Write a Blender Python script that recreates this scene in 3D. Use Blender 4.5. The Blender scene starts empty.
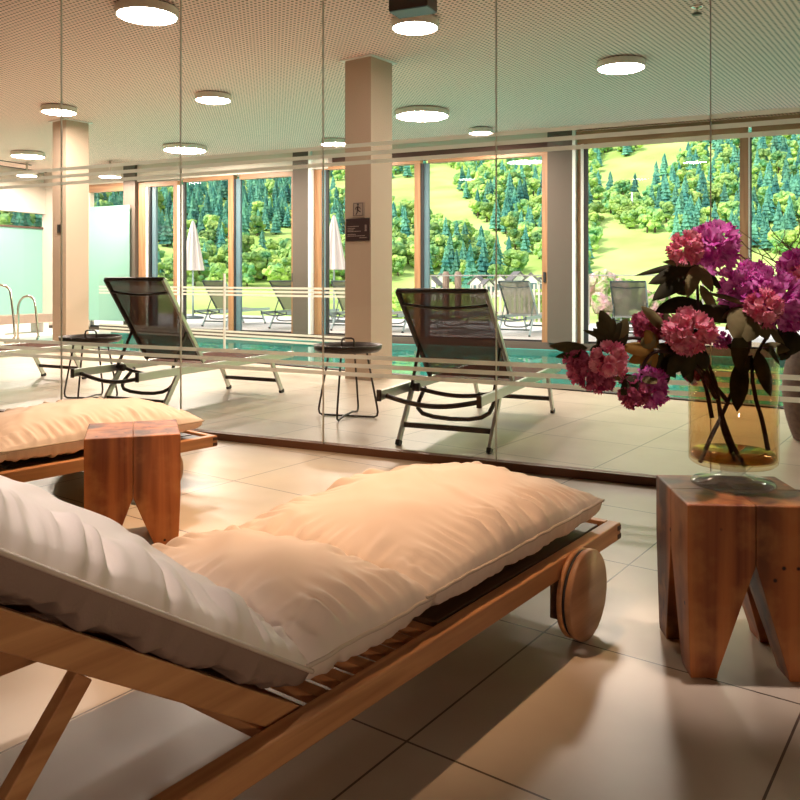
import bpy, math, random
from mathutils import Vector, Matrix, noise
random.seed(7)
C = bpy.context.scene.collection
PI = math.pi
# ---------------------------------------------------------------- calibration of the place
F_PX, YH, CAM_H, CX = 810.0, 279.0, 1.05, 400.0
YAW = math.radians(36.0)
BETA = math.radians(10.4)          # glass partition and window wall are skewed to the floor grid
CEIL = 3.356
Fw = Vector((-math.sin(YAW), math.cos(YAW))); Rt = Vector((math.cos(YAW), math.sin(YAW)))
def at(px, py, d):
    t = (px - CX) / F_PX
    p = (Fw + Rt * t) * d
    return Vector((p.x, p.y, CAM_H - (py - YH) * d / F_PX))
def proj(p):
    d = p.x * Fw.x + p.y * Fw.y
    l = p.x * Rt.x + p.y * Rt.y
    if d < 0.1: return None
    return CX + F_PX * l / d, YH + F_PX * (CAM_H - p.z) / d, d
def G(u, v, z=0.0):
    return Vector((u * math.cos(BETA) - v * math.sin(BETA), u * math.sin(BETA) + v * math.cos(BETA), z))
# ---------------------------------------------------------------- mesh helpers
class MB:
    def __init__(s): s.v = []; s.f = []; s.m = []; s.sm = []
    def add(s, vs, fs, mi=0, smooth=False):
        b = len(s.v); s.v += [tuple(p) for p in vs]
        for f in fs: s.f.append([i + b for i in f]); s.m.append(mi); s.sm.append(smooth)
        return s
    def hexa(s, P, mi=0):
        return s.add(P, [(3,2,1,0),(4,5,6,7),(0,1,5,4),(1,2,6,5),(2,3,7,6),(3,0,4,7)], mi)
    def box(s, x0, x1, y0, y1, z0, z1, mi=0, T=None):
        P = [Vector(p) for p in ((x0,y0,z0),(x1,y0,z0),(x1,y1,z0),(x0,y1,z0),(x0,y0,z1),(x1,y0,z1),(x1,y1,z1),(x0,y1,z1))]
        if T: P = [T(p) for p in P]
        return s.hexa(P, mi)
    def tube(s, pts, r, n=8, mi=0, close=False):
        pts = [Vector(p) for p in pts]; N = len(pts)
        rr = r if isinstance(r, (list, tuple)) else [r] * N
        up = None; vs = []
        for i, p in enumerate(pts):
            a = pts[i-1] if (i > 0 or close) else p
            b = pts[(i+1) % N] if (i < N-1 or close) else p
            t = (b - a).normalized()
            if up is None:
                up = t.orthogonal().normalized()
            up = (up - t * up.dot(t))
            up = up.normalized() if up.length > 1e-6 else t.orthogonal().normalized()
            w = t.cross(up)
            for k in range(n):
                an = 2 * PI * k / n
                vs.append(p + (up * math.cos(an) + w * math.sin(an)) * rr[i])
        fs = []
        for i in range(N if close else N - 1):
            j = (i + 1) % N
            for k in range(n):
                l = (k + 1) % n
                fs.append((i*n+k, i*n+l, j*n+l, j*n+k))
        if not close: fs += [tuple(range(n))[::-1], tuple((N-1)*n + k for k in range(n))]
        return s.add(vs, fs, mi, True)
    def lathe(s, prof, n=32, c=(0,0,0), mi=0, cap=True, smooth=True):
        vs = []
        for (r, z) in prof:
            for k in range(n):
                a = 2*PI*k/n; vs.append((c[0]+r*math.cos(a), c[1]+r*math.sin(a), c[2]+z))
        fs = []
        for i in range(len(prof)-1):
            for k in range(n):
                l = (k+1) % n; fs.append((i*n+k, i*n+l, (i+1)*n+l, (i+1)*n+k))
        if cap: fs += [tuple(range(n))[::-1], tuple((len(prof)-1)*n+k for k in range(n))]
        return s.add(vs, fs, mi, smooth)
    def grid(s, fn, nu, nv, mi=0, smooth=True):
        vs = [fn(i/nu, j/nv) for j in range(nv+1) for i in range(nu+1)]
        fs = [(j*(nu+1)+i, j*(nu+1)+i+1, (j+1)*(nu+1)+i+1, (j+1)*(nu+1)+i) for j in range(nv) for i in range(nu)]
        return s.add(vs, fs, mi, smooth)
    def bar(s, a, b, w, h, up=(0,0,1), mi=0):
        a = Vector(a); b = Vector(b); t = (b-a).normalized(); u = Vector(up)
        if abs(t.dot(u)) > .98: u = Vector((0,1,0))
        x = t.cross(u).normalized(); y = x.cross(t).normalized()
        P = []
        for p in (a, b):
            for sx, sy in ((-1,-1),(1,-1),(1,1),(-1,1)): P.append(p + x*sx*w/2 + y*sy*h/2)
        return s.hexa(P, mi)
    def build(s, name, mats, parent=None, loc=None, rot=None, bevel=0, sharp=None):
        me = bpy.data.meshes.new(name); me.from_pydata(s.v, [], s.f)
        if not isinstance(mats, (list, tuple)): mats = [mats]
        for m in mats: me.materials.append(m)
        me.polygons.foreach_set('material_index', s.m); me.polygons.foreach_set('use_smooth', s.sm)
        me.update()
        o = bpy.data.objects.new(name, me); C.objects.link(o)
        if parent: o.parent = parent
        if loc is not None: o.location = loc
        if rot is not None: o.rotation_euler = (0,0,rot)
        if bevel:
            b = o.modifiers.new('edge', 'BEVEL'); b.width = bevel; b.segments = 2; b.limit_method = 'ANGLE'; b.angle_limit = .6
        return o
def tag(o, label, cat, group=None, kind=None):
    o['label'] = label; o['category'] = cat
    if group: o['group'] = group
    if kind: o['kind'] = kind
    return o
def thing(name, label, cat, loc=(0,0,0), rz=0, group=None):
    o = bpy.data.objects.new(name, None); C.objects.link(o); o.empty_display_size = .1
    o.location = loc; o.rotation_euler = (0,0,rz)
    return tag(o, label, cat, group)
def struct(o): o['kind'] = 'structure'; return o
def dup(root, loc=None, rz=None, label=None):
    r = root.copy(); C.objects.link(r)
    if loc is not None: r.location = loc
    if rz is not None: r.rotation_euler = (0,0,rz)
    if label: r['label'] = label
    for ch in list(root.children):
        c = ch.copy(); C.objects.link(c); c.parent = r
        for g in ch.children:
            d = g.copy(); C.objects.link(d); d.parent = c
    return r
# ---------------------------------------------------------------- materials
def new(name):
    m = bpy.data.materials.new(name); m.use_nodes = True
    nt = m.node_tree; return m, nt, nt.nodes['Principled BSDF'], nt.nodes['Material Output']
def pm(name, col, rough=.5, metal=0, bump=None, spec=None, var=None, coat=0):
    m, nt, b, o = new(name)
    b.inputs['Base Color'].default_value = (*col, 1); b.inputs['Roughness'].default_value = rough
    b.inputs['Metallic'].default_value = metal
    if spec is not None: b.inputs['Specular IOR Level'].default_value = spec
    if coat: b.inputs['Coat Weight'].default_value = coat
    tc = nt.nodes.new('ShaderNodeTexCoord')
    if var:
        col2, sc = var
        n = nt.nodes.new('ShaderNodeTexNoise'); n.inputs['Scale'].default_value = sc; n.inputs['Detail'].default_value = 5
        nt.links.new(tc.outputs['Object'], n.inputs['Vector'])
        r = nt.nodes.new('ShaderNodeValToRGB'); r.color_ramp.elements[0].position = .35; r.color_ramp.elements[1].position = .65
        r.color_ramp.elements[0].color = (*col, 1); r.color_ramp.elements[1].color = (*col2, 1)
        nt.links.new(n.outputs['Fac'], r.inputs['Fac']); nt.links.new(r.outputs['Color'], b.inputs['Base Color'])
    if bump:
        sc, st = bump
        n = nt.nodes.new('ShaderNodeTexNoise'); n.inputs['Scale'].default_value = sc; n.inputs['Detail'].default_value = 4
        nt.links.new(tc.outputs['Object'], n.inputs['Vector'])
        bm = nt.nodes.new('ShaderNodeBump'); bm.inputs['Strength'].default_value = st; bm.inputs['Distance'].default_value = .02
        nt.links.new(n.outputs['Fac'], bm.inputs['Height']); nt.links.new(bm.outputs['Normal'], b.inputs['Normal'])
    return m
def wood(name, c1, c2, axis='Y', scale=1.0, rough=.45, dark=None):
    """grain stretched along one object axis"""
    m, nt, b, o = new(name); L = nt.links.new
    tc = nt.nodes.new('ShaderNodeTexCoord'); mp = nt.nodes.new('ShaderNodeMapping')
    s = {'X': (1.2, 22, 22), 'Y': (22, 1.2, 22), 'Z': (22, 22, 1.2)}[axis]
    mp.inputs['Scale'].default_value = [q*scale for q in s]
    L(tc.outputs['Object'], mp.inputs['Vector'])
    n = nt.nodes.new('ShaderNodeTexNoise'); n.inputs['Scale'].default_value = 1.6; n.inputs['Detail'].default_value = 6; n.inputs['Distortion'].default_value = .6
    L(mp.outputs['Vector'], n.inputs['Vector'])
    r = nt.nodes.new('ShaderNodeValToRGB')
    r.color_ramp.elements[0].position = .34; r.color_ramp.elements[0].color = (*c1, 1)
    r.color_ramp.elements[1].position = .66; r.color_ramp.elements[1].color = (*c2, 1)
    L(n.outputs['Fac'], r.inputs['Fac']); out = r.outputs['Color']
    if dark:
        n2 = nt.nodes.new('ShaderNodeTexNoise'); n2.inputs['Scale'].default_value = .55; n2.inputs['Detail'].default_value = 3
        L(mp.outputs['Vector'], n2.inputs['Vector'])
        r2 = nt.nodes.new('ShaderNodeValToRGB'); r2.color_ramp.elements[0].position = .52; r2.color_ramp.elements[1].position = .66
        L(n2.outputs['Fac'], r2.inputs['Fac'])
        mx = nt.nodes.new('ShaderNodeMix'); mx.data_type = 'RGBA'
        L(r2.outputs['Color'], mx.inputs[0]); L(out, mx.inputs[6]); mx.inputs[7].default_value = (*dark, 1); out = mx.outputs[2]
        n5 = nt.nodes.new('ShaderNodeTexNoise'); n5.inputs['Scale'].default_value = 9; n5.inputs['Detail'].default_value = 6; L(tc.outputs['Object'], n5.inputs['Vector'])
        r5 = nt.nodes.new('ShaderNodeValToRGB'); r5.color_ramp.elements[0].position = .48; r5.color_ramp.elements[1].position = .70; r5.color_ramp.elements[1].color = (.6,.6,.6,1); L(n5.outputs['Fac'], r5.inputs['Fac'])
        m5 = nt.nodes.new('ShaderNodeMix'); m5.data_type = 'RGBA'; L(r5.outputs['Color'], m5.inputs[0]); L(out, m5.inputs[6]); m5.inputs[7].default_value = (.62, .27, .08, 1); out = m5.outputs[2]
        # small dark knots and worm holes
        v = nt.nodes.new('ShaderNodeTexVoronoi'); v.inputs['Scale'].default_value = 14
        L(tc.outputs['Object'], v.inputs['Vector'])
        r3 = nt.nodes.new('ShaderNodeValToRGB'); r3.color_ramp.elements[0].position = .05; r3.color_ramp.elements[1].position = .10
        L(v.outputs['Distance'], r3.inputs['Fac'])
        m2 = nt.nodes.new('ShaderNodeMix'); m2.data_type = 'RGBA'
        L(r3.outputs['Color'], m2.inputs[0]); m2.inputs[6].default_value = (dark[0]*.3, dark[1]*.3, dark[2]*.3, 1); L(out, m2.inputs[7]); out = m2.outputs[2]
    L(out, b.inputs['Base Color']); b.inputs['Roughness'].default_value = rough
    bm = nt.nodes.new('ShaderNodeBump'); bm.inputs['Strength'].default_value = .25; bm.inputs['Distance'].default_value = .004
    L(n.outputs['Fac'], bm.inputs['Height']); L(bm.outputs['Normal'], b.inputs['Normal'])
    return m
def mixglass(name, tint, gloss_rough=.0, ior=1.45, diffuse=None, dfac=0.0):
    """thin architectural glass: tinted transmission straight through plus a Fresnel reflection"""
    m = bpy.data.materials.new(name); m.use_nodes = True; nt = m.node_tree; nt.nodes.clear(); L = nt.links.new
    o = nt.nodes.new('ShaderNodeOutputMaterial'); t = nt.nodes.new('ShaderNodeBsdfTransparent'); t.inputs['Color'].default_value = (*tint, 1)
    g = nt.nodes.new('ShaderNodeBsdfGlossy'); g.inputs['Roughness'].default_value = gloss_rough
    fr = nt.nodes.new('ShaderNodeFresnel'); fr.inputs['IOR'].default_value = ior
    ge = nt.nodes.new('ShaderNodeNewGeometry'); sb = nt.nodes.new('ShaderNodeMath'); sb.operation = 'SUBTRACT'; sb.inputs[0].default_value = 1; L(ge.outputs['Backfacing'], sb.inputs[1])
    ml = nt.nodes.new('ShaderNodeMath'); ml.operation = 'MULTIPLY'; L(fr.outputs[0], ml.inputs[0]); L(sb.outputs[0], ml.inputs[1])
    mx = nt.nodes.new('ShaderNodeMixShader'); L(ml.outputs[0], mx.inputs[0]); L(t.outputs[0], mx.inputs[1]); L(g.outputs[0], mx.inputs[2])
    out = mx.outputs[0]
    if diffuse:
        d = nt.nodes.new('ShaderNodeBsdfDiffuse'); d.inputs['Color'].default_value = (*diffuse, 1)
        tr = nt.nodes.new('ShaderNodeBsdfTranslucent'); tr.inputs['Color'].default_value = (*diffuse, 1)
        a = nt.nodes.new('ShaderNodeMixShader'); a.inputs[0].default_value = .5; L(d.outputs[0], a.inputs[1]); L(tr.outputs[0], a.inputs[2])
        m2 = nt.nodes.new('ShaderNodeMixShader'); m2.inputs[0].default_value = dfac; L(out, m2.inputs[1]); L(a.outputs[0], m2.inputs[2]); out = m2.outputs[0]
    L(out, o.inputs['Surface']); return m
def emis(name, col, st):
    m = bpy.data.materials.new(name); m.use_nodes = True; nt = m.node_tree; nt.nodes.clear()
    o = nt.nodes.new('ShaderNodeOutputMaterial'); e = nt.nodes.new('ShaderNodeEmission')
    e.inputs['Color'].default_value = (*col, 1); e.inputs['Strength'].default_value = st
    nt.links.new(e.outputs[0], o.inputs['Surface']); return m
def floor_mat():
    m, nt, b, o = new('beige_stone_tile'); L = nt.links.new
    tc = nt.nodes.new('ShaderNodeTexCoord'); sp = nt.nodes.new('ShaderNodeSeparateXYZ'); L(tc.outputs['Object'], sp.inputs[0])
    def mth(op, a, bb=None):
        n = nt.nodes.new('ShaderNodeMath'); n.operation = op
        for i, q in enumerate((a, bb)):
            if q is None: continue
            if isinstance(q, (int, float)): n.inputs[i].default_value = q
            else: L(q, n.inputs[i])
        return n.outputs[0]
    def line(c, off):
        f = mth('FRACT', mth('DIVIDE', mth('ADD', c, off), .702))
        d = mth('ABSOLUTE', mth('SUBTRACT', f, .5))
        return mth('GREATER_THAN', d, .5 - .0030/.702)
    jl = mth('MAXIMUM', line(sp.outputs[0], .367 + .702*40), line(sp.outputs[1], -.093 + .702*40))
    n = nt.nodes.new('ShaderNodeTexNoise'); n.inputs['Scale'].default_value = 2.2; n.inputs['Detail'].default_value = 7; L(tc.outputs['Object'], n.inputs['Vector'])
    r = nt.nodes.new('ShaderNodeValToRGB'); r.color_ramp.elements[0].position = .3; r.color_ramp.elements[1].position = .7
    r.color_ramp.elements[0].color = (.50, .41, .31, 1); r.color_ramp.elements[1].color = (.62, .53, .42, 1); L(n.outputs['Fac'], r.inputs['Fac'])
    mx = nt.nodes.new('ShaderNodeMix'); mx.data_type = 'RGBA'; L(jl, mx.inputs[0]); L(r.outputs['Color'], mx.inputs[6]); mx.inputs[7].default_value = (.10, .07, .05, 1)
    L(mx.outputs[2], b.inputs['Base Color']); b.inputs['Roughness'].default_value = .34
    b.inputs['Specular IOR Level'].default_value = .5
    return m
def ceil_mat():
    m, nt, b, o = new('perforated_acoustic_board'); L = nt.links.new
    tc = nt.nodes.new('ShaderNodeTexCoord'); mp = nt.nodes.new('ShaderNodeMapping'); s = 1/.048
    mp.inputs['Scale'].default_value = (s, s, s); L(tc.outputs['Object'], mp.inputs['Vector'])
    fr = nt.nodes.new('ShaderNodeVectorMath'); fr.operation = 'FRACTION'; L(mp.outputs[0], fr.inputs[0])
    sb = nt.nodes.new('ShaderNodeVectorMath'); sb.operation = 'SUBTRACT'; L(fr.outputs[0], sb.inputs[0]); sb.inputs[1].default_value = (.5, .5, 0)
    ml = nt.nodes.new('ShaderNodeVectorMath'); ml.operation = 'MULTIPLY'; L(sb.outputs[0], ml.inputs[0]); ml.inputs[1].default_value = (1, 1, 0)
    ln = nt.nodes.new('ShaderNodeVectorMath'); ln.operation = 'LENGTH'; L(ml.outputs[0], ln.inputs[0])
    lt = nt.nodes.new('ShaderNodeMath'); lt.operation = 'LESS_THAN'; L(ln.outputs['Value'], lt.inputs[0]); lt.inputs[1].default_value = .25
    mx = nt.nodes.new('ShaderNodeMix'); mx.data_type = 'RGBA'; L(lt.outputs[0], mx.inputs[0])
    mx.inputs[6].default_value = (.96, .70, .62, 1); mx.inputs[7].default_value = (.12, .085, .065, 1)
    L(mx.outputs[2], b.inputs['Base Color']); b.inputs['Roughness'].default_value = .9; b.inputs['Specular IOR Level'].default_value = .1
    return m
def fabric_mesh(name, col, see):
    m, nt, b, o = new(name); L = nt.links.new
    b.inputs['Base Color'].default_value = (*col, 1); b.inputs['Roughness'].default_value = .9; b.inputs['Specular IOR Level'].default_value = .1
    t = nt.nodes.new('ShaderNodeBsdfTransparent'); mx = nt.nodes.new('ShaderNodeMixShader'); mx.inputs[0].default_value = see
    L(b.outputs[0], mx.inputs[1]); L(t.outputs[0], mx.inputs[2]); L(mx.outputs[0], o.inputs['Surface']); return m
def leafy(name, c1, c2, scale=1.0, trans=.25, rnd=True, world=None):
    m, nt, b, o = new(name); L = nt.links.new
    tc = nt.nodes.new('ShaderNodeTexCoord'); vec = tc.outputs['Object']
    if world:
        ge = nt.nodes.new('ShaderNodeNewGeometry'); vec = ge.outputs['Position']
        n9 = nt.nodes.new('ShaderNodeTexNoise'); n9.inputs['Scale'].default_value = world; n9.inputs['Detail'].default_value = 3; L(vec, n9.inputs['Vector'])
        bm = nt.nodes.new('ShaderNodeBump'); bm.inputs['Strength'].default_value = 1.0; bm.inputs['Distance'].default_value = 1.1/world; L(n9.outputs['Fac'], bm.inputs['Height']); L(bm.outputs[0], b.inputs['Normal'])
    n = nt.nodes.new('ShaderNodeTexNoise'); n.inputs['Scale'].default_value = scale; n.inputs['Detail'].default_value = 5
    L(vec, n.inputs['Vector'])
    r = nt.nodes.new('ShaderNodeValToRGB'); r.color_ramp.elements[0].position = .35; r.color_ramp.elements[1].position = .65
    r.color_ramp.elements[0].color = (*c1, 1); r.color_ramp.elements[1].color = (*c2, 1); L(n.outputs['Fac'], r.inputs['Fac'])
    out = r.outputs['Color']
    if rnd:
        oi = nt.nodes.new('ShaderNodeObjectInfo'); hs = nt.nodes.new('ShaderNodeHueSaturation')
        mr = nt.nodes.new('ShaderNodeMapRange'); mr.inputs[3].default_value = .65; mr.inputs[4].default_value = 1.3
        L(oi.outputs['Random'], mr.inputs[0]); L(mr.outputs[0], hs.inputs['Value']); L(out, hs.inputs['Color']); out = hs.outputs[0]
    L(out, b.inputs['Base Color']); b.inputs['Roughness'].default_value = .8; b.inputs['Specular IOR Level'].default_value = .2
    return m

M = {}
M['floor'] = floor_mat(); M['ceil'] = ceil_mat()
M['plaster'] = pm('cream_plaster', (.66, .58, .50), .85, bump=(30, .1))
M['column'] = pm('column_plaster', (.52, .40, .30), .75, bump=(20, .08))
M['greycol'] = pm('taupe_cladding', (.105, .078, .060), .7)
M['darkwall'] = pm('dark_unseen_walls', (.10, .06, .04), .6)  # out-of-view walls and near ceiling, coloured dark to cut bounce light
M['white'] = pm('white_paint', (.82, .80, .76), .5)
M['black'] = pm('black_gasket', (.02, .02, .022), .5)
M['slate'] = pm('slate_blind_box', (.10, .17, .20), .5)
M['fir'] = wood('window_larch', (.28, .135, .062), (.42, .215, .105), 'Z', .6)
M['firx'] = wood('header_larch', (.28, .135, .062), (.42, .215, .105), 'X', .6)
M['recess'] = pm('dark_blind_recess', (.09, .05, .035), .8)
M['glass'] = mixglass('clear_glass', (.985, .98, .972), 0, 1.33)
M['frost'] = mixglass('frosted_stripe', (.9, .9, .88), .3, 1.2, (.93, .90, .84), .80)
M['film'] = mixglass('green_frosted_film', (.7, .9, .8), .3, 1.2, (.44, .70, .61), .9)
M['seal'] = pm('panel_seal', (.78, .75, .68), .35)
M['bronze'] = pm('bronze_floor_channel', (.19, .085, .042), .5, .1)
M['teak'] = wood('oiled_teak', (.42, .18, .07), (.64, .32, .14), 'Y', .8)
M['teakx'] = wood('oiled_teak_crosswise', (.42, .18, .07), (.64, .32, .14), 'X', .8)
M['darkteak'] = wood('weathered_dark_plank', (.09, .045, .022), (.17, .09, .045), 'Y', .8)
M['endgrain'] = pm('dark_end_grain', (.07, .025, .012), .6)
M['wheelwood'] = wood('wheel_beech', (.40, .20, .10), (.52, .28, .15), 'Y', .8)
M['stump'] = wood('rustic_hardwood', (.20, .045, .010), (.52, .17, .045), 'Z', .42, .5, dark=(.07, .017, .006))
M['cushion'] = pm('cream_cotton', (.88, .76, .68), .85, bump=(420, .05), spec=.2)
M['cushionlow'] = pm('taupe_shaded_underside', (.30, .21, .17), .8, bump=(220, .12), spec=.2)  # taupe cloth, darkened further for the shade below the piping
M['piping'] = pm('taupe_piping', (.66, .55, .46), .8)
M['alu'] = pm('brushed_aluminium', (.62, .62, .60), .32, .85)
M['darkmetal'] = pm('dark_brown_powder_coat', (.055, .038, .03), .4, .3)
M['sling'] = fabric_mesh('brown_textilene', (.12, .048, .034), .08)
M['outsling'] = fabric_mesh('grey_textilene', (.30, .30, .25), .15)
M['outmetal'] = pm('pale_outdoor_metal', (.40, .52, .54), .4, .5)
M['outdark'] = pm('dark_outdoor_metal', (.10, .14, .14), .45, .4)
M['steel'] = pm('polished_steel', (.75, .72, .66), .12, 1)
M['lamp'] = emis('lamp_diffuser', (1.0, .86, .74), 225.0)
M['lampcase'] = pm('lamp_housing', (.74, .68, .58), .5)
M['amber'] = mixglass('amber_glass', (.955, .875, .76), .0, 1.5)
M['water_warm_tint'] = mixglass('vase_water', (.95, .89, .80), .0, 1.15)  # amber tint stands in for warm surroundings refracted by the water
M['amberbase'] = mixglass('thick_amber_base', (.55, .36, .16), .05, 1.5)
M['bark'] = pm('dark_bark', (.045, .018, .012), .8, bump=(40, .6))
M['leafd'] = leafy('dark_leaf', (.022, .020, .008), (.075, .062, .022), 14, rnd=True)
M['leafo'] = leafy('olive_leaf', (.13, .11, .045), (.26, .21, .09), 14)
M['leafy'] = leafy('ochre_leaf', (.38, .20, .04), (.50, .30, .07), 14)
M['petal'] = leafy('magenta_petal', (.62, .05, .42), (.95, .36, .76), 38, rnd=False)
M['petalpink'] = leafy('rose_lit_petal', (.80, .16, .30), (1.0, .50, .56), 38, rnd=False)  # same magenta blooms, light on them put into a brighter tone
M['petaldark'] = leafy('wine_shaded_petal', (.34, .03, .12), (.78, .22, .34), 38, rnd=False)  # same magenta blooms, shade put into a darker tone
for k_ in ('petal', 'petalpink', 'petaldark', 'leafo', 'leafy'):
    nt_ = M[k_].node_tree; b_ = nt_.nodes['Principled BSDF']; o_ = nt_.nodes['Material Output']
    tr_ = nt_.nodes.new('ShaderNodeBsdfTranslucent'); src_ = b_.inputs['Base Color'].links[0].from_socket; nt_.links.new(src_, tr_.inputs['Color'])
    mx_ = nt_.nodes.new('ShaderNodeMixShader'); mx_.inputs[0].default_value = .4 if k_.startswith('petal') else .25
    nt_.links.new(b_.outputs[0], mx_.inputs[1]); nt_.links.new(tr_.outputs[0], mx_.inputs[2]); nt_.links.new(mx_.outputs[0], o_.inputs['Surface'])
M['wicker'] = pm('ridged_brown_planter', (.16, .095, .06), .75, var=((.10, .055, .035), 30))
M['soil'] = pm('soil', (.03, .02, .015), .9)
M['twig'] = pm('willow_bark', (.16, .08, .035), .7)
M['sign'] = pm('brass_sign_plate', (.42, .33, .27), .5)
M['signdark'] = pm('dark_sign_board', (.035, .012, .012), .5)
M['signtext'] = pm('pale_sign_lettering', (.42, .32, .28), .6)
M['tilepool'] = pm('turquoise_pool_tile', (.10, .52, .48), .3)
M['coping'] = pm('dark_overflow_channel', (.03, .025, .022), .5)
M['deck'] = pm('pale_terrace_stone', (.74, .71, .66), .7, var=((.80, .78, .74), 1.2))
M['grass'] = leafy('meadow_grass', (.36, .56, .13), (.62, .78, .28), .045, rnd=False)
M['conifer'] = leafy('spruce_needles', (.045, .20, .18), (.16, .42, .27), .35, world=1.3)  # paler teal carries the distance haze in the needle colour
M['broad'] = leafy('broadleaf_foliage', (.10, .30, .13), (.48, .66, .16), .28, world=1.1)
M['trunk'] = pm('tree_trunk', (.10, .07, .05), .9)
M['parasol'] = pm('cream_parasol_canvas', (.86, .76, .70), .8)
M['render_w'] = pm('white_house_render', (.85, .84, .82), .8)
M['roof'] = pm('grey_roof', (.16, .15, .16), .8)
M['picket'] = pm('bleached_picket', (.66, .60, .54), .8)
M['post'] = pm('weathered_post', (.30, .22, .17), .8)
M['pinkbush'] = leafy('pink_blossom_shrub', (.20, .42, .08), (.86, .50, .56), 5, world=9)
M['gardenleaf'] = leafy('garden_shrub_leaf', (.14, .34, .08), (.50, .66, .16), 6, world=9)

# ---------------------------------------------------------------- the room
ULEFT, URIGHT, VBACK, VWIN = -14.5, 6.0, -3.4, 12.5
GT = lambda p: G(p.x, p.y, p.z)
def gbox(name, u0, u1, v0, v1, z0, z1, mat, parent=None, bevel=0):
    """box in the skewed frame of the glass wall; local x runs along the wall"""
    mb = MB(); mb.box(-(u1-u0)/2, (u1-u0)/2, -(v1-v0)/2, (v1-v0)/2, 0, z1-z0)
    o = mb.build(name, mat, None, G((u0+u1)/2, (v0+v1)/2, z0), BETA, bevel=bevel)
    if parent is not None:
        o.parent = parent; o.matrix_parent_inverse = parent_inv(parent)
    return o
def parent_inv(p):
    return (Matrix.Translation(p.location) @ p.rotation_euler.to_matrix().to_4x4()).inverted()
# floor: a slab that ends at the pool edge (floor grid frame, y = 7.2)
POOLY = 7.2
pts = []
def lin(vline, y):   # point on the u = const wall line where world y = given
    u = vline; v = (y - u*math.sin(BETA)) / math.cos(BETA); return G(u, v, 0)
cL = lin(ULEFT - .25, POOLY); cR = lin(URIGHT + .25, POOLY)
P = [G(ULEFT-.25, VBACK-.25), G(URIGHT+.25, VBACK-.25), cR, cL]
mb = MB(); mb.add([(p.x, p.y, 0) for p in P] + [(p.x, p.y, -.3) for p in P], [(0,1,2,3),(7,6,5,4),(0,4,5,1),(1,5,6,2),(2,6,7,3),(3,7,4,0)])
struct(mb.build('floor', M['floor']))
# pool basin, coping and water
Wl, Wr = G(ULEFT-.25, VWIN-.12), G(URIGHT+.25, VWIN-.12)
Q = [Vector((cL.x, POOLY+.002, 0)), Vector((cR.x, POOLY+.002, 0)), Wr, Wl]
mb = MB(); top = [(p.x, p.y, -.05) for p in Q]; bot = [(p.x, p.y, -1.35) for p in Q]
mb.add(top + bot, [(4,5,6,7),(0,4,7,3),(1,2,6,5),(2,3,7,6),(0,1,5,4)])
o = struct(mb.build('floor_pool_basin', M['tilepool']))
m, nt, b, oo = new('pool_water'); L = nt.links.new
nt.nodes.remove(b)
t = nt.nodes.new('ShaderNodeBsdfTransparent'); t.inputs['Color'].default_value = (.74, .95, .91, 1)
g = nt.nodes.new('ShaderNodeBsdfGlossy'); g.inputs['Roughness'].default_value = .02; fr = nt.nodes.new('ShaderNodeFresnel'); fr.inputs['IOR'].default_value = 1.33
nz = nt.nodes.new('ShaderNodeTexNoise'); nz.inputs['Scale'].default_value = 1.6; nz.inputs['Detail'].default_value = 2
tc = nt.nodes.new('ShaderNodeTexCoord'); L(tc.outputs['Object'], nz.inputs['Vector'])
bp = nt.nodes.new('ShaderNodeBump'); bp.inputs['Strength'].default_value = .12; bp.inputs['Distance'].default_value = .03; L(nz.outputs['Fac'], bp.inputs['Height'])
L(bp.outputs[0], g.inputs['Normal']); L(bp.outputs[0], fr.inputs['Normal'])
mx = nt.nodes.new('ShaderNodeMixShader'); L(fr.outputs[0], mx.inputs[0]); L(t.outputs[0], mx.inputs[1]); L(g.outputs[0], mx.inputs[2]); L(mx.outputs[0], oo.inputs['Surface'])
Ai, Bi = lin(ULEFT+.03, POOLY), lin(URIGHT-.03, POOLY); Qi = [Vector((Ai.x, POOLY+.01, 0)), Vector((Bi.x, POOLY+.01, 0)), G(URIGHT-.03, VWIN-.13), G(ULEFT+.03, VWIN-.13)]
mb = MB(); mb.add([(p.x, p.y, -.055) for p in Qi], [(0,1,2,3)])
w = mb.build('pool_water', m); tag(w, 'still turquoise water of the indoor pool before the windows', 'water', kind='stuff')
mb = MB(); mb.box(cL.x, cR.x, POOLY-.10, POOLY-.002, .001, .012)
struct(mb.build('trim_1', M['coping']))
# ceiling
struct(gbox('ceiling_near', ULEFT-.25, URIGHT+.25, VBACK-.25, 4.28, CEIL, CEIL+.3, M['darkwall']))  # unseen part of the ceiling, kept dark to darken the foreground
mb = MB(); P = [G(ULEFT-.25, 4.281), G(URIGHT+.25, 4.281), G(URIGHT+.25, VWIN+.3), G(ULEFT-.25, VWIN+.3)]
mb.add([(p.x, p.y, CEIL) for p in P] + [(p.x, p.y, CEIL+.3) for p in P], [(3,2,1,0),(4,5,6,7),(0,1,5,4),(1,2,6,5),(2,3,7,6),(3,0,4,7)])
struct(mb.build('ceiling', M['ceil']))
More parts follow.
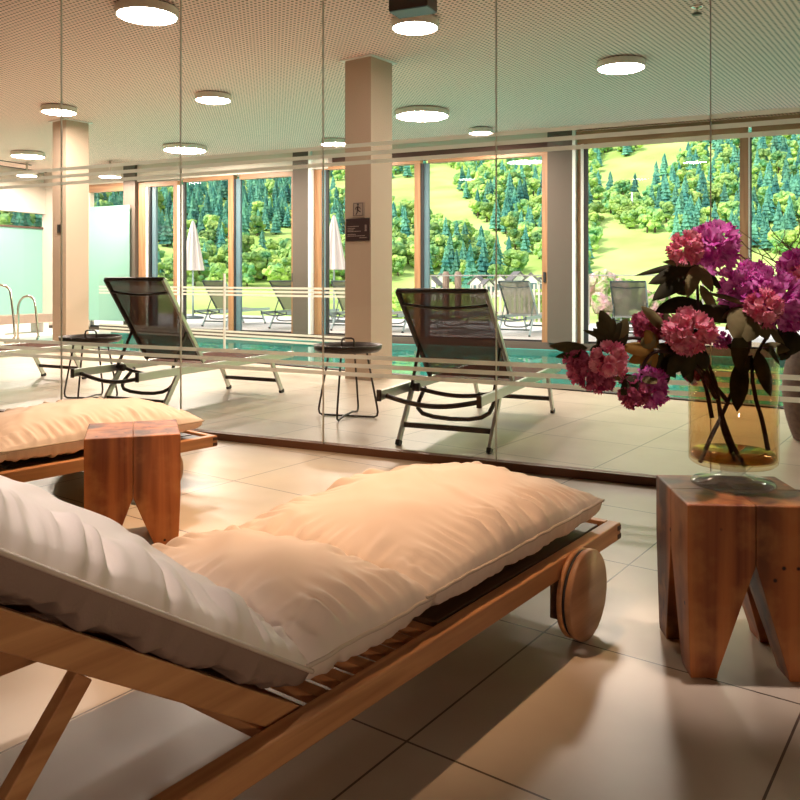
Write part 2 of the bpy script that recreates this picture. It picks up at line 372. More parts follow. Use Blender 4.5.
# walls behind and beside the camera
struct(gbox('wall_back', ULEFT-.2, URIGHT+.2, VBACK-.2, VBACK, 0, CEIL, M['darkwall']))
struct(gbox('wall_right_near', URIGHT, URIGHT+.2, VBACK, 4.3, 0, CEIL, M['darkwall']))
wr = struct(gbox('wall_right', URIGHT, URIGHT+.2, 4.3, 7.6, 0, CEIL, M['plaster']))
gbox('end_pier', URIGHT, URIGHT+.2, 12.0, VWIN+.1, -.3, CEIL, M['plaster'], wr)
gbox('lintel', URIGHT, URIGHT+.2, 7.6, 12.0, 3.1, CEIL, M['plaster'], wr)
gbox('sill', URIGHT, URIGHT+.2, 7.6, 12.0, -.3, .05, M['plaster'], wr)
w9 = struct(gbox('window_9', URIGHT+.05, URIGHT+.15, 9.6, 9.72, .05, 3.1, M['fir']))  # unseen glazed opening, added to let in light from the right
gbox('pane', URIGHT+.09, URIGHT+.10, 7.6, 12.0, .05, 3.1, M['glass'], w9)
# left end wall: cream top, window band, frosted green glazing below
wl = struct(gbox('wall_left', ULEFT-.2, ULEFT, VBACK, 7.6, 0, CEIL, M['plaster']))
gbox('upper_wall', ULEFT-.2, ULEFT, 7.6, VWIN+.1, 2.46, CEIL, M['plaster'], wl)
gbox('sill', ULEFT-.2, ULEFT, 7.6, VWIN+.1, -.3, .16, M['white'], wl)
w8 = struct(gbox('window_8', ULEFT-.12, ULEFT-.06, 7.6, VWIN+.1, 2.13, 2.17, M['recess']))
gbox('pane', ULEFT-.10, ULEFT-.09, 7.6, VWIN+.1, 2.17, 2.46, M['glass'], w8)
gbox('frosted_pane', ULEFT-.10, ULEFT-.09, 7.6, VWIN+.1, .16, 2.13, M['film'], w8)
gbox('mullion', ULEFT-.13, ULEFT-.05, 10.9, 10.98, 2.17, 2.46, M['recess'], w8)
# ---- window wall
V0, V1 = VWIN, VWIN+.12
ww = struct(gbox('wall_front', ULEFT, URIGHT, V0-.05, V1+.05, -.9, .055, M['greycol']))
def piece(name, u0, u1, z0, z1, mat, par, dv0=0, dv1=0): return gbox(name, u0, u1, V0+dv0, V1+dv1, z0, z1, mat, par)
struct(gbox('wall_front_lintel', ULEFT, -7.4, V0-.04, V1+.1, 3.02, CEIL, M['plaster']))
struct(gbox('wall_front_corner', ULEFT-.1, -13.2, V0, V1, .055, 3.02, M['plaster']))
cols = [(-12.17, -11.86), (-8.10, -7.77), (-3.39, -3.0), (1.7, 2.1)]
for i, (a, b_) in enumerate(cols):
    o = struct(gbox('wall_pier_%s' % 'abcd'[i], a, b_, V0-.10, V1+.1, .055, CEIL, M['greycol']))
    if i: gbox('edge_strip', b_, b_+.05, V0-.10, V0+.02, .055, CEIL, M['white'], o)
# window units: (index, u of glass start, u of glass end, top of glass, left stile, right stile, extras)
def unit(n, a, b_, ztop, ls, rs, film=False, blind=None, head=None):
    """a frame (mesh = head rail) with stiles, pane and gaskets as its parts"""
    fr_ = struct(piece('window_%d' % n, a-ls, b_+rs, ztop, ztop+(.09 if head is None else head), M['firx'], None, -.02, -.02))
    if ls: piece('stile', a-ls, a, .055, ztop, M['fir'], fr_, -.02, -.02)
    if rs: piece('stile', b_, b_+rs, .055, ztop, M['fir'], fr_, -.02, -.02)
    gbox('pane', a, b_, V0+.05, V0+.06, .055, ztop, M['glass'], fr_)
    gbox('bottom_gasket', a, b_, V0+.02, V0+.05, .055, .085, M['black'], fr_)
    if blind:
        for (x0, x1, mt, pv) in blind: gbox('blind_guide' if mt != 'white' else 'painted_lit_edge', x0, x1, V0-.01+pv, V0+.045+pv, .055, ztop, M[mt], fr_)  # white strips paint in the light caught on frame edges
    return fr_
w1 = unit(1, -13.2, -12.17, 2.86, 0, 0, head=.16)
gbox('frosted_film', -13.2, -11.95, V0-.16, V0-.15, .2, 2.54, M['film'], w1)
unit(2, -11.66, -10.94, 2.90, .18, .10, blind=[(-11.66, -11.60, 'white', 0), (-11.58, -11.54, 'black', .0), (-11.52, -11.42, 'slate', .03), (-10.84, -10.72, 'white', -.01)])
unit(3, -10.70, -9.60, 2.95, 0, .12, blind=[(-10.70, -10.66, 'black', 0), (-9.48, -9.44, 'black', .0), (-9.44, -9.34, 'slate', .02)])
unit(4, -9.34, -8.18, 2.93, 0, .09, head=.1)
unit(5, -7.54, -5.71, 3.0, .15, .11, blind=[(-7.54, -7.46, 'slate', 0), (-7.46, -7.41, 'black', 0), (-5.60, -5.54, 'black', 0), (-5.54, -5.46, 'slate', .02)])
unit(6, -5.46, -3.50, 3.0, 0, .11)
unit(7, -2.84, -.62, 3.13, .10, .11, blind=[(-2.885, -2.84, 'white', -.015), (-2.84, -2.78, 'black', 0), (-.51, -.485, 'white', 0), (-.485, -.465, 'black', 0)])
w10 = unit(10, -.465, 1.70, 3.13, 0, 0)
w11 = unit(11, 2.2, 4.1, 3.13, .1, .1)
w12 = unit(12, 4.2, 5.95, 3.13, 0, .05)
# recess over windows 5-6, larch beam over windows 7 on
rc = struct(gbox('wall_front_recess', -7.4, -3.39, V0+.12, V1+.12, 3.08, CEIL, M['recess']))
gbox('front_fascia', -7.4, -3.39, V0-.04, V0+.10, 3.27, CEIL-.002, M['plaster'], rc)
bmn = struct(gbox('trim_2', -3.0, URIGHT, V0-.05, V0+.12, 3.26, CEIL-.03, M['firx']))
gbox('blind_box', -3.0, URIGHT, V0, V0+.14, 3.22, 3.26, M['white'], bmn)
# door handles on the sliding leaves
for (u, wnd, lab) in ((-3.455, 6, 'dark recessed pull handle on the sliding window left of the taupe pier'), (-8.14, 4, 'dark pull handle on the sliding window beside the left taupe pier')):
    tgt = bpy.data.objects['window_%d' % wnd]
    gbox('handle', u-.02, u+.02, V0-.04, V0-.02, 1.0, 1.16, M['black'], tgt)
# ---- free-standing columns (floor grid frame)
def column(name, x0, y1, fr_y):
    mb = MB(); mb.box(-.1735, .1735, -.182, .182, 0, CEIL-.001)
    mb2 = MB(); mb2.box(-.215, .215, -.225, .225, CEIL-.012, CEIL-.002)
    o = struct(mb.build(name, M['column'], None, (x0-.1735, fr_y+.182, 0)))
    mb2.build('collar', M['white'], o)
    return o
colA = column('wall_column_right', -5.143, 0, 6.57)
colB = column('wall_column_left', -10.733, 0, 6.60)
sw = MB(); sw.box(-.04, .04, -.012, 0, -.06, .06); sw.box(-.025, .025, -.016, -.012, -.045, -.005, 1); sw.box(-.025, .025, -.016, -.012, .005, .045, 1)
tag(sw.build('light_switch', [M['darkmetal'], M['black']], None, (-10.90, 6.60, 1.78)), 'small dark wall switch on the left column', 'switch')
# signs on the column
sx, sy = -5.143, 6.57
d_s = 8.36
o = MB().box(-.075, .075, -.012, 0, 0, .155).build('exit_sign', M['sign'], None, (-5.30, 6.568, 1.695), bevel=.004)
tag(o, 'square exit sign with a running figure on the tall column', 'sign')
rm = MB()
yy = -.0135
def seg(mb, a, b, r): mb.bar((a[0], yy, a[1]), (b[0], yy, b[1]), r, .003, up=(0,1,0))
rm.lathe([(.0, -.0015), (.012, -.0015), (.012, .0015), (0, .0015)], 12, cap=False)
rm.v = [(x-.004, yy + z, y+.128) for (x, y, z) in rm.v]
for a, b_, r in [((-.004,.112),(-.010,.074),.020), ((-.004,.108),(.020,.096),.008), ((.020,.096),(.030,.080),.007), ((-.006,.108),(-.030,.098),.008), ((-.030,.098),(-.038,.078),.007), ((-.008,.078),(.014,.058),.012), ((.014,.058),(.034,.050),.009), ((-.010,.076),(-.014,.046),.012), ((-.014,.046),(-.030,.024),.009)]: seg(rm, a, b_, r)
for (a, b_) in (((-.062,.014),(.062,.014)), ((-.062,.142),(.062,.142)), ((-.062,.014),(-.062,.142)), ((.062,.014),(.062,.142))): seg(rm, a, b_, .004)
rm.build('running_figure', M['signdark'], o)
o = MB().box(-.155, .155, -.012, 0, 0, .235).build('information_board', M['signdark'], None, (-5.313, 6.568, 1.445), bevel=.003)
tag(o, 'dark information board with small pale lettering below the exit sign', 'sign')
tx = MB()
for (x0, x1, z) in [(-.13,.02,.150),(-.13,-.03,.130),(-.13,-.05,.114),(-.13,.05,.098),(-.13,-.02,.066),(-.13,.10,.050),(.03,.13,.030)]:
    x = x0
    tx = MB()
    while x < x1:
        wd = random.uniform(.008, .03); tx.box(x, min(x+wd, x1), -.0135, -.012, z, z+.007); x += wd+.005
    tx.build('line_of_lettering', M['signtext'], o)
for z in (.156,.142,.128,.114,.1): MB().box(.10, .125, -.0135, -.012, z, z+.009).build('pictogram', M['signtext'], o)

# ---- glass partition in front (v = 4.28)
VP = 4.28
struct(gbox('trim_3', ULEFT, URIGHT, VP-.03, VP+.03, 0, .045, M['bronze']))
UP = [-4.80 + 1.1137*k for k in range(-5, 10)]
names = {-2: 'clear full-height glass panel at the far left, behind the rear lounger', -1: 'clear glass panel behind the left stump stool and rear cushion',
         0: 'clear glass panel before the left brown sun lounger', 1: 'clear glass panel before the round side table nearest the column', 2: 'clear glass panel before the middle brown sun lounger',
         3: 'clear glass panel behind the drooping left flower heads', 4: 'clear glass panel behind the vase and the brown planter'}
ztr = [(1.84, 1.864), (1.788, 1.812), (1.736, 1.760), (.570, .595), (.517, .542), (.464, .489)]
for k in range(len(UP)-1):
    a, b_ = UP[k]+.003, UP[k+1]-.003
    if a < ULEFT: continue
    mb = MB(); hw = (b_-a)/2; mb.box(-hw, hw, -.006, .006, .045, CEIL-.002)
    o = mb.build('glazed_screen', M['glass'], None, G((a+b_)/2, VP, 0), BETA)
    for z0, z1 in ztr: MB().box(-hw, hw, -.0078, -.0065, z0, z1).build('frosted_stripe', M['frost'], o)
    se = MB(); se.box(hw+.0003, hw+.0057, -.006, .006, .045, CEIL-.002); se.build('edge_seal', M['seal'], o)
    tag(o, names.get(k-5+0, 'clear full-height glass panel beyond the edge of the view'), 'glass screen', 'panes of the glass partition')
# ---- pool balustrade
for (x0, x1, lab) in ((-7.94, -5.52, 'low glass balustrade panel by the pool left of the tall column'), (-10.70, -7.96, 'low glass balustrade panel by the pool near the left column')):
    xc, hw = (x0+x1)/2, (x1-x0)/2
    o = MB().box(-hw, hw, -.006, .006, .012, 1.12).build('glass_balustrade', M['glass'], None, (xc, 7.12, 0))
    for z0, z1 in [(.925,.95),(.88,.905),(.835,.86),(.365,.39),(.32,.345),(.275,.30)]: MB().box(-hw, hw, -.008, -.0065, z0, z1).build('frosted_stripe', M['frost'], o)
    MB().box(hw-.02, hw, -.012, .012, .012, 1.12).build('edge_post', M['seal'], o)
    tag(o, lab, 'glass balustrade', 'glass balustrade panels at the pool edge')

# ---------------------------------------------------------------- ceiling lights and fittings
lamps = [(-5.769,4.293,.52,'large round ceiling light nearest the glass at the upper left'),(-4.12,5.897,.42,'round ceiling light left of the ceiling box, before the tall column'),
 (-3.143,8.301,.50,'round ceiling light at the right, over the pool'),(-6.281,9.157,.74,'widest round ceiling light just right of the tall column'),
 (-10.057,6.083,.45,'round ceiling light in front of the left column'),(-7.825,6.802,.44,'round ceiling light midway between the two columns'),
 (-11.274,9.174,.74,'wide flat ceiling light over the pool above the left windows'),(-14.14,7.946,.58,'round ceiling light at far left near the ceiling slots'),
 
 (-8.759,10.224,.46,'dim round ceiling light touching the left side of the tall column'),(-6.286,10.762,.37,'small round ceiling light above the middle window, near the dark recess')]
proto = {}
def lamp(x, y, d, label, mat=None, drop=0):
    o = thing('ceiling_light', label, 'ceiling light', (x, y, CEIL-.001-drop), 0, 'round ceiling lights')
    if drop: MB().tube([(0,0,-.012),(0,0,drop)], .02, 10).build('added_rod', M['lampcase'], o)
    r = d/2
    MB().lathe([(0,-.012),(r*.99,-.012),(r,-.016),(r,-.078),(r*.95,-.082),(r*.945,-.079),(0,-.078)], 40, cap=False, smooth=False).build('housing', M['lampcase'], o)
    MB().lathe([(r*.8,-.0015),(r*.8,-.0115)], 32, smooth=False).build('neck', M['darkmetal'], o)  # dark neck stands in for the shadow gap above the housing
    MB().lathe([(r*.94,-.0795),(0,-.0795)], 40, cap=False, smooth=False).build('diffuser', mat or M['lamp'], o)
    return o
M['lampdim'] = emis('lamp_diffuser_dimmed', (1.0, .86, .74), 40.0)
for i_, (x, y, d, lb) in enumerate(lamps): lamp(x, y, d, lb, M['lampdim'] if i_ < 2 else None)
for x, y, lb in ((1.8, 7.8, 'added hall ceiling light just past the right edge of the view'), (-.3, 9.6, 'added hall ceiling light over the pool past the right edge of the view'), (3.6, 6.8, 'added hall ceiling light nearest the right end wall, out of view')): lamp(x, y, .5, lb, M['lampdim'])  # unseen lamps added to brighten the hall
def downlight(x, y, watt, cone, col, label):  # unseen spotlights added to light the foreground
    o = thing('added_downlight', label, 'ceiling light', (x, y, CEIL-.001))
    MB().lathe([(.07,0),(.07,-.10),(.062,-.10),(.05,-.03),(0,-.03)], 28, cap=False).build('can', M['lampcase'], o)
    l = bpy.data.lights.new('added_downlight_bulb', 'SPOT'); l.energy = watt; l.spot_size = math.radians(cone); l.spot_blend = 1.0; l.shadow_soft_size = .05; l.color = col
    b = bpy.data.objects.new('bulb', l); C.objects.link(b); b.parent = o; b.location = (0,0,-.06)
downlight(-1.78, 1.95, 450, 42, (1.0, .60, .34), 'added warm downlight over the foreground lounger, above the view')
downlight(-3.05, 2.55, 520, 54, (1.0, .62, .36), 'added warm downlight over the rear lounger, above the view')
downlight(-1.50, .50, 330, 32, (1.0, .88, .82), 'added white downlight over the raised back of the near lounger, above the view')
downlight(-.62, 2.36, 300, 17, (1.0, .82, .76), 'added downlight over the flowers and the right stool, above the view')
for px_, py_, d_, dia_, lb_ in ((27, 176, 16.1, .38, 'lamp reflection built as a small hanging round light, farthest left near the cream end wall'), (110, 177, 15.9, .42, 'lamp reflection built as a small hanging round light above the frosted window')):
    q_ = at(px_, py_, d_); lamp(q_.x, q_.y, dia_, lb_, None, CEIL-.08-q_.z)  # reflections of lamps, built here as glowing hanging lights
fl_ = thing('added_floor_lamp', 'added standing lamp behind the camera, outside the view', 'lamp', (1.15, -.75, 0))  # unseen lamp added as warm front light on lounger and flowers
MB().lathe([(.15,0),(.15,.02),(.02,.03)], 28).build('base', M['darkmetal'], fl_)
MB().tube([(0,0,.03),(0,0,.98)], .012, 10).build('pole', M['darkmetal'], fl_)
mbs = MB(); mbs.lathe([(.03,-.10),(.085,.06),(.083,.06),(.028,-.098)], 28, cap=False); sh_ = mbs.build('reflector_shade', M['lampcase'], fl_)
ax_ = (Vector((-1.0, 1.6, .42)) - Vector((1.15, -.75, 1.0))).normalized(); qr_ = ax_.to_track_quat('Z', 'Y'); sh_.location = (0,0,1.0); sh_.rotation_euler = qr_.to_euler()
l_ = bpy.data.lights.new('added_lamp_bulb', 'SPOT'); l_.energy = 62; l_.spot_size = math.radians(64); l_.spot_blend = .9; l_.shadow_soft_size = .06; l_.color = (1.0, .72, .52)
b_ = bpy.data.objects.new('bulb', l_); C.objects.link(b_); b_.parent = fl_; b_.location = Vector((0,0,1.0)) + ax_*.07; b_.rotation_euler = (-ax_).to_track_quat('Z', 'Y').to_euler()
# sprinkler, projector box, slots
o = thing('smoke_detector', 'small steel smoke detector on the ceiling at the right', 'detector', (*at(697, 26, 6.85).xy, CEIL), 0)
MB().lathe([(.05,0),(.05,-.012),(.03,-.02),(.012,-.022),(.012,-.05),(.035,-.052),(.035,-.062),(0,-.064)], 20, cap=False).build('body', M['steel'], o)
MB().lathe([(.042,-.064),(.042,-.07),(0,-.071)], 16, cap=False).build('rim', M['darkmetal'], o)
q = at(413, 3, 6.5)
o = thing('ceiling_box', 'dark hanging box at the top edge of the ceiling', 'equipment box', (q.x, q.y, CEIL-.001), BETA)
MB().box(-.17, .17, -.10, .10, -.16, -.03).build('casing', M['darkmetal'], o, bevel=.006)
MB().box(-.04, .04, -.04, .04, -.03, 0).build('bracket', M['black'], o)
MB().box(-.165, .165, -.095, .095, -.168, -.16).build('lower_panel', M['slate'], o)
for (px, py, d, w_, lab) in ((12, 162.5, 15.6, .45, 'shorter dark ceiling slot at far left'), (18, 168.5, 16.0, .85, 'longer dark ceiling slot at far left')):
    q = at(px, py, d); q = at(px, py, d * (CEIL-.01-CAM_H) / (q.z-CAM_H))
    o = MB().box(-w_, w_, -.02, .02, -.012, 0).build('ceiling_slot', M['black'], None, (q.x, q.y, CEIL), math.radians(-62+90+BETA*57.3-0) if 0 else BETA+math.radians(90))
    tag(o, lab, 'air slot')

# ---------------------------------------------------------------- wooden lounger
def wooden_lounger(label, loc, rz):
    """local frame: x from 0 (near outer rail face) to -0.76, y from 0 (foot end) to -2.15 (head)"""
    o = thing('wooden_lounger', label, 'lounger', loc, rz, 'wooden loungers')
    W = .76; T_ = .043; zt, zb = .245, .19; Lh = -2.15
    for x0 in (-T_, -W): MB().box(x0, x0+T_, Lh, 0, zb, zt).build('side_rail', M['teak'], o, bevel=.004)
    MB().box(-W+T_+.001, -T_-.001, -.030, -.001, zb, zt).build('end_board', M['teakx'], o, bevel=.003)
    MB().box(-W+T_+.001, -T_-.001, Lh, Lh+.03, zb, zt).build('end_board', M['teakx'], o, bevel=.003)
    fj = MB()
    for x in (.0004, -W-.0004):
        xx = (x-.0005, x+.001) if x > 0 else (x-.001, x+.0005)
        for (z0, z1) in ((.195,.210),(.222,.237)): fj.box(xx[0], xx[1], -.028, -.001, z0, z1)
    for (z0, z1) in ((.195,.210),(.222,.237)):
        fj.box(-T_, -.001, -.0005, .001, z0, z1); fj.box(-W+.001, -W+T_, -.0005, .001, z0, z1)
    fj.build('finger_joint', M['endgrain'], o)
    # cross slats of the seat
    y = -1.02; k = 0
    while y > -1.55:
        MB().box(-W+T_+.001, -T_-.001, y-.035, y, .214, .236).build('slat', M['teakx'], o, bevel=.002); y -= .073
    y = -.06
    while y > -1.0:
        MB().box(-W+T_+.001, -T_-.001, y-.035, y, .198, .212).build('slat', M['teakx'], o); y -= .12
    for x0 in (-T_-.088, -W+T_+.013): MB().box(x0, x0+.075, -1.0, -.055, .2125, .240).build('long_board', M['darkteak'], o, bevel=.003)
    MB().box(-W+T_+.1, -T_-.1, -1.0, -.055, .2125, .240).build('sliding_panel', M['darkteak'], o, bevel=.003)
    # adjustable back: hinged at y = -1.49, z .245, rising 33 degrees toward the head
    yh_, zh_ = -1.47, .235; a = math.radians(33.1); Lb = .82
    dy, dz = -math.cos(a), math.sin(a); ny, nz = math.sin(a), math.cos(a)
    def bb(mb, x0, x1, s0, s1, n0, n1):
        P = []
        for x, s, n in ((x0,s0,n0),(x1,s0,n0),(x1,s1,n0),(x0,s1,n0),(x0,s0,n1),(x1,s0,n1),(x1,s1,n1),(x0,s1,n1)):
            P.append(Vector((x, yh_+dy*s+ny*n, zh_+dz*s+nz*n)))
        mb.hexa([P[3],P[2],P[1],P[0],P[7],P[6],P[5],P[4]])
        return mb
    for x0 in (-T_-.044, -W+T_+.009): bb(MB(), x0, x0+.035, 0, Lb, -.045, .005).build('back_rail', M['teak'], o, bevel=.003)
    for s in [ .03 + .078*i for i in range(10)]: bb(MB(), -W+T_+.046, -T_-.046, s, s+.04, -.018, -.002).build('back_slat', M['teakx'], o)
    bb(MB(), -W+T_+.046, -T_-.046, Lb-.03, Lb, -.045, .005).build('back_end_rail', M['teakx'], o)
    s1 = .47
    for x0 in (-T_-.050, -W+T_+.052):
        top = Vector((x0-.012, yh_+dy*s1+ny*-.05, zh_+dz*s1+nz*-.05)); bot = Vector((x0-.012, yh_-.66, .155))
        MB().bar(top, bot, .024, .034, up=(0,1,0)).build('prop', M['teak'], o, bevel=.002)
    MB().box(-W+T_+.001, -T_-.001, yh_-.68, yh_-.64, .14, .175).build('prop_crossbar', M['teakx'], o)
    # wheels at the foot end
    for side, xc in ((1, .028), (-1, -W-.028)):
        wy, wz, R_ = -.365, .129, .129
        def disc(x0, x1, r):
            mb = MB(); mb.lathe([(r*.985, 0), (r, .004), (r, abs(x1-x0)-.004), (r*.985, abs(x1-x0))], 56)
            mb.v = [(min(x0,x1)+z, wy+x, wz+y) for (x, y, z) in mb.v]; return mb
        wh = disc(xc+.002, xc+.022, R_).build('wheel', M['wheelwood'], o)
        disc(xc-.0085, xc+.0015, R_*.965).build('tyre', M['black'], wh)
        disc(xc-.024, xc-.009, R_*.99).build('back_disc', M['teakx'], wh)
        MB().box(min(0,0)+(-.041 if side>0 else -W+.002), (-.002 if side>0 else -W+.041), wy-.075, wy-.02, .065, .19).build('wheel_bracket', M['darkteak'], o, bevel=.003)
    for x0 in (-T_, -W): MB().box(x0, x0+T_, -2.06, -1.99, 0, .19).build('leg', M['teak'], o, bevel=.003)
    return o
wooden_lounger('large teak lounger with disc wheels filling the foreground', (-.985, 2.60, 0), math.radians(-.8))
wooden_lounger('teak lounger behind the left stump stool, mostly hidden', (-3.21, 2.82, 0), math.radians(-5))

# cushions
def cushion(label, loc, rz, seed):
    o = thing('lounger_cushion', label, 'cushion', loc, rz, 'cream cushions on the wooden loungers')
    x0, x1 = -.745, -.035
    def pad(name, ya, yb, seamz, hi, lo, frame=None, te=.38):
        """closed pillow; s across (x), t along (y from ya foot side to yb head side)"""
        N, K = 90, max(60, int(abs(yb-ya)*150))
        def prof(q, e): return max(0.0, math.sin(PI*min(max(q,0),1)))**e
        def ptn(s, t, sign):
            sx = s; 
            x = x0+(x1-x0)*sx; y = ya+(yb-ya)*t
            es = prof(sx, .42 if sign > 0 else .16); et = prof(t, te if sign > 0 else .16)
            h = es*et
            # gathering wrinkles run in from the seams
            dx_ = min(sx, 1-sx)*abs(x1-x0); dy_ = min(t, 1-t)*abs(yb-ya)
            wv = noise.noise(Vector((y*34+seed, x*4.0, seed))) + .5*noise.noise(Vector((y*60+seed, x*5.0, seed+4))); wv2 = noise.noise(Vector((x*30+seed*2, y*4, 5.1)))
            wr_ = .032*wv*math.exp(-((dx_-.05)/.065)**2) + .024*wv2*math.exp(-((dy_-.05)/.055)**2)
            big = .020*noise.noise(Vector((x*4.2+seed, y*3.1, 9+seed))) + .010*noise.noise(Vector((x*9+y*6, y*8-x*4, 2+seed)))
            fold = .012*max(0, math.sin((y*1.0+x*.7)*22+3*noise.noise(Vector((x*3,y*3,seed)))))**3
            z = sign*(hi if sign > 0 else lo)*h
            z += (wr_*min(1, h*1.6) + (big+fold*.6)*h) * (1 if sign > 0 else .5)
            edge_in = .006*min(1, dx_/.05 + dy_/.05)*noise.noise(Vector((y*18, x*18, seed+3)))*(1-h)
            yy_ = y + (edge_in if dy_ < .03 else 0)
            xx_ = x + (edge_in if dx_ < .03 else 0)
            if frame is None: return Vector((xx_, yy_, seamz+z))
            return frame(xx_, yy_, z)
        mb = MB()
        n1 = len(mb.v)
        mb.grid(lambda s, t: ptn(s, t, 1), N, K, 0)
        mb.grid(lambda s, t: ptn(s, t, -1), N, K, 1)
        b0 = (N+1)*(K+1)
        # flip the lower sheet
        nf = N*K
        for i in range(nf, 2*nf): mb.f[i] = mb.f[i][::-1]
        if yb < ya:
            for i in range(2*nf): mb.f[i] = mb.f[i][::-1]
        p = mb.build(name, [M['cushion'], M['cushionlow'] if frame else M['cushion']], o)
        ring = []
        for i in range(0, N+1): ring.append(ptn(i/N, 0, 1))
        for j in range(1, K+1): ring.append(ptn(1, j/K, 1))
        for i in range(N-1, -1, -1): ring.append(ptn(i/N, 1, 1))
        for j in range(K-1, 0, -1): ring.append(ptn(0, j/K, 1))
        MB().tube(ring, .0045, 6, close=True).build('piping', M['piping'], p)
    pad('leg_pad', -.06, -1.07, .325, .118, .078)
    pad('seat_pad', -1.04, -1.465, .318, .100, .072)
    a = math.radians(33.1); yh_, zh_ = -1.495, .238
    dy, dz = -math.cos(a), math.sin(a); ny, nz = math.sin(a), math.cos(a)
    fr_ = lambda x, y, z: Vector((x, yh_+dy*(-1.43-y)+ny*(.078+z), zh_+dz*(-1.43-y)+nz*(.078+z)))
    pad('back_pad', -1.43, -2.25, 0, .108, .074, fr_, te=.22)
    return o
cushion('plump cream cushion with pale back section on the foreground lounger', (-.985, 2.60, 0), math.radians(-.8), 3.3)
cushion('cream cushion on the rear lounger behind the left stool', (-3.21, 2.82, 0), math.radians(-5), 11.7)

# ---------------------------------------------------------------- stump stools
def stump(label, loc, rz, side, depth, h, apex, foot, seed):
    o = thing('stump_stool', label, 'stool', loc, rz, 'carved wooden stump stools')
    rn = random.Random(seed)
    for sx in (-1, 1):
        for sy in (-1, 1):
            X, Y = side/2, depth/2; g_ = .0007
            mb = MB()
            fx, fy = foot*rn.uniform(.9,1.1), foot*rn.uniform(.9,1.1)
            ins = rn.uniform(.004,.014)
            # rings: z, outer x, outer y, inner x, inner y
            rings = [(0, X-ins, Y-ins, X-fx, Y-fy), (.02, X-ins*.8, Y-ins*.8, X-fx-.004, Y-fy-.004), (apex*.5, X-ins*.4, Y-ins*.4, (X-fx)*.52, (Y-fy)*.52),
                     (apex, X, Y, g_, g_), (h-.003, X, Y, g_, g_), (h, X-.003, Y-.003, g_, g_)]
            vs = []
            for z, ox, oy, ix, iy in rings:
                vs += [(sx*ix, sy*iy, z), (sx*ox, sy*iy, z), (sx*ox, sy*oy, z), (sx*ix, sy*oy, z)]
            fs = [(3,2,1,0)]
            for i in range(len(rings)-1):
                for k in range(4):
                    l = (k+1) % 4; fs.append((i*4+k, i*4+l, (i+1)*4+l, (i+1)*4+k))
            n_ = len(rings)-1; fs.append((n_*4, n_*4+1, n_*4+2, n_*4+3))
            if sx*sy < 0: fs = [f[::-1] for f in fs]
            mb.add(vs, fs); mb.build('leg', M['stump'], o, bevel=.002)
    return o
stump('dark red-brown stump stool under the flower vase', (-.577, 2.39, 0), math.radians(32.5), .35, .325, .46, .30, .085, 1)
stump('orange-brown stump stool between the two wooden loungers', (-2.79, 2.01, 0), math.radians(54), .352, .35, .447, .21, .09, 2)

# ---------------------------------------------------------------- vase and rhododendrons
VX, VY, VZ = -.595, 2.449, .46
vs = thing('glass_vase', 'amber cylinder vase on a clear glass foot, on the right stool', 'vase', (VX, VY, VZ))
R_ = .122
gm = mixglass('crystal_painted_highlight', (.95, .96, .96), .02, 1.9, (.9, .93, .95), .22)  # pale diffuse share paints bright highlights into the clear foot
MB().lathe([(0,.0),(.110,.0),(.116,.004),(.112,.010),(.07,.018),(.038,.026),(.034,.034),(.034,.050),(.040,.056),(0,.056)], 48, cap=False).build('foot', gm, vs)
MB().lathe([(0,.057),(R_*.90,.060),(R_*.985,.068),(R_,.080),(R_,.400),(R_-.002,.402),(R_-.004,.400),(R_-.004,.084),(R_*.95,.074),(0,.070)], 56, cap=False).build('body', M['amber'], vs)
MB().lathe([(0,.0745),(R_*.94,.078),(R_-.006,.090),(R_-.006,.325),(0,.325)], 48, cap=False).build('water', M['water_warm_tint'], vs)
MB().lathe([(0,.0748),(R_*.93,.0785),(R_*.945,.088),(R_*.9,.095),(0,.090)], 48, cap=False).build('thick_base', M['amberbase'], vs)

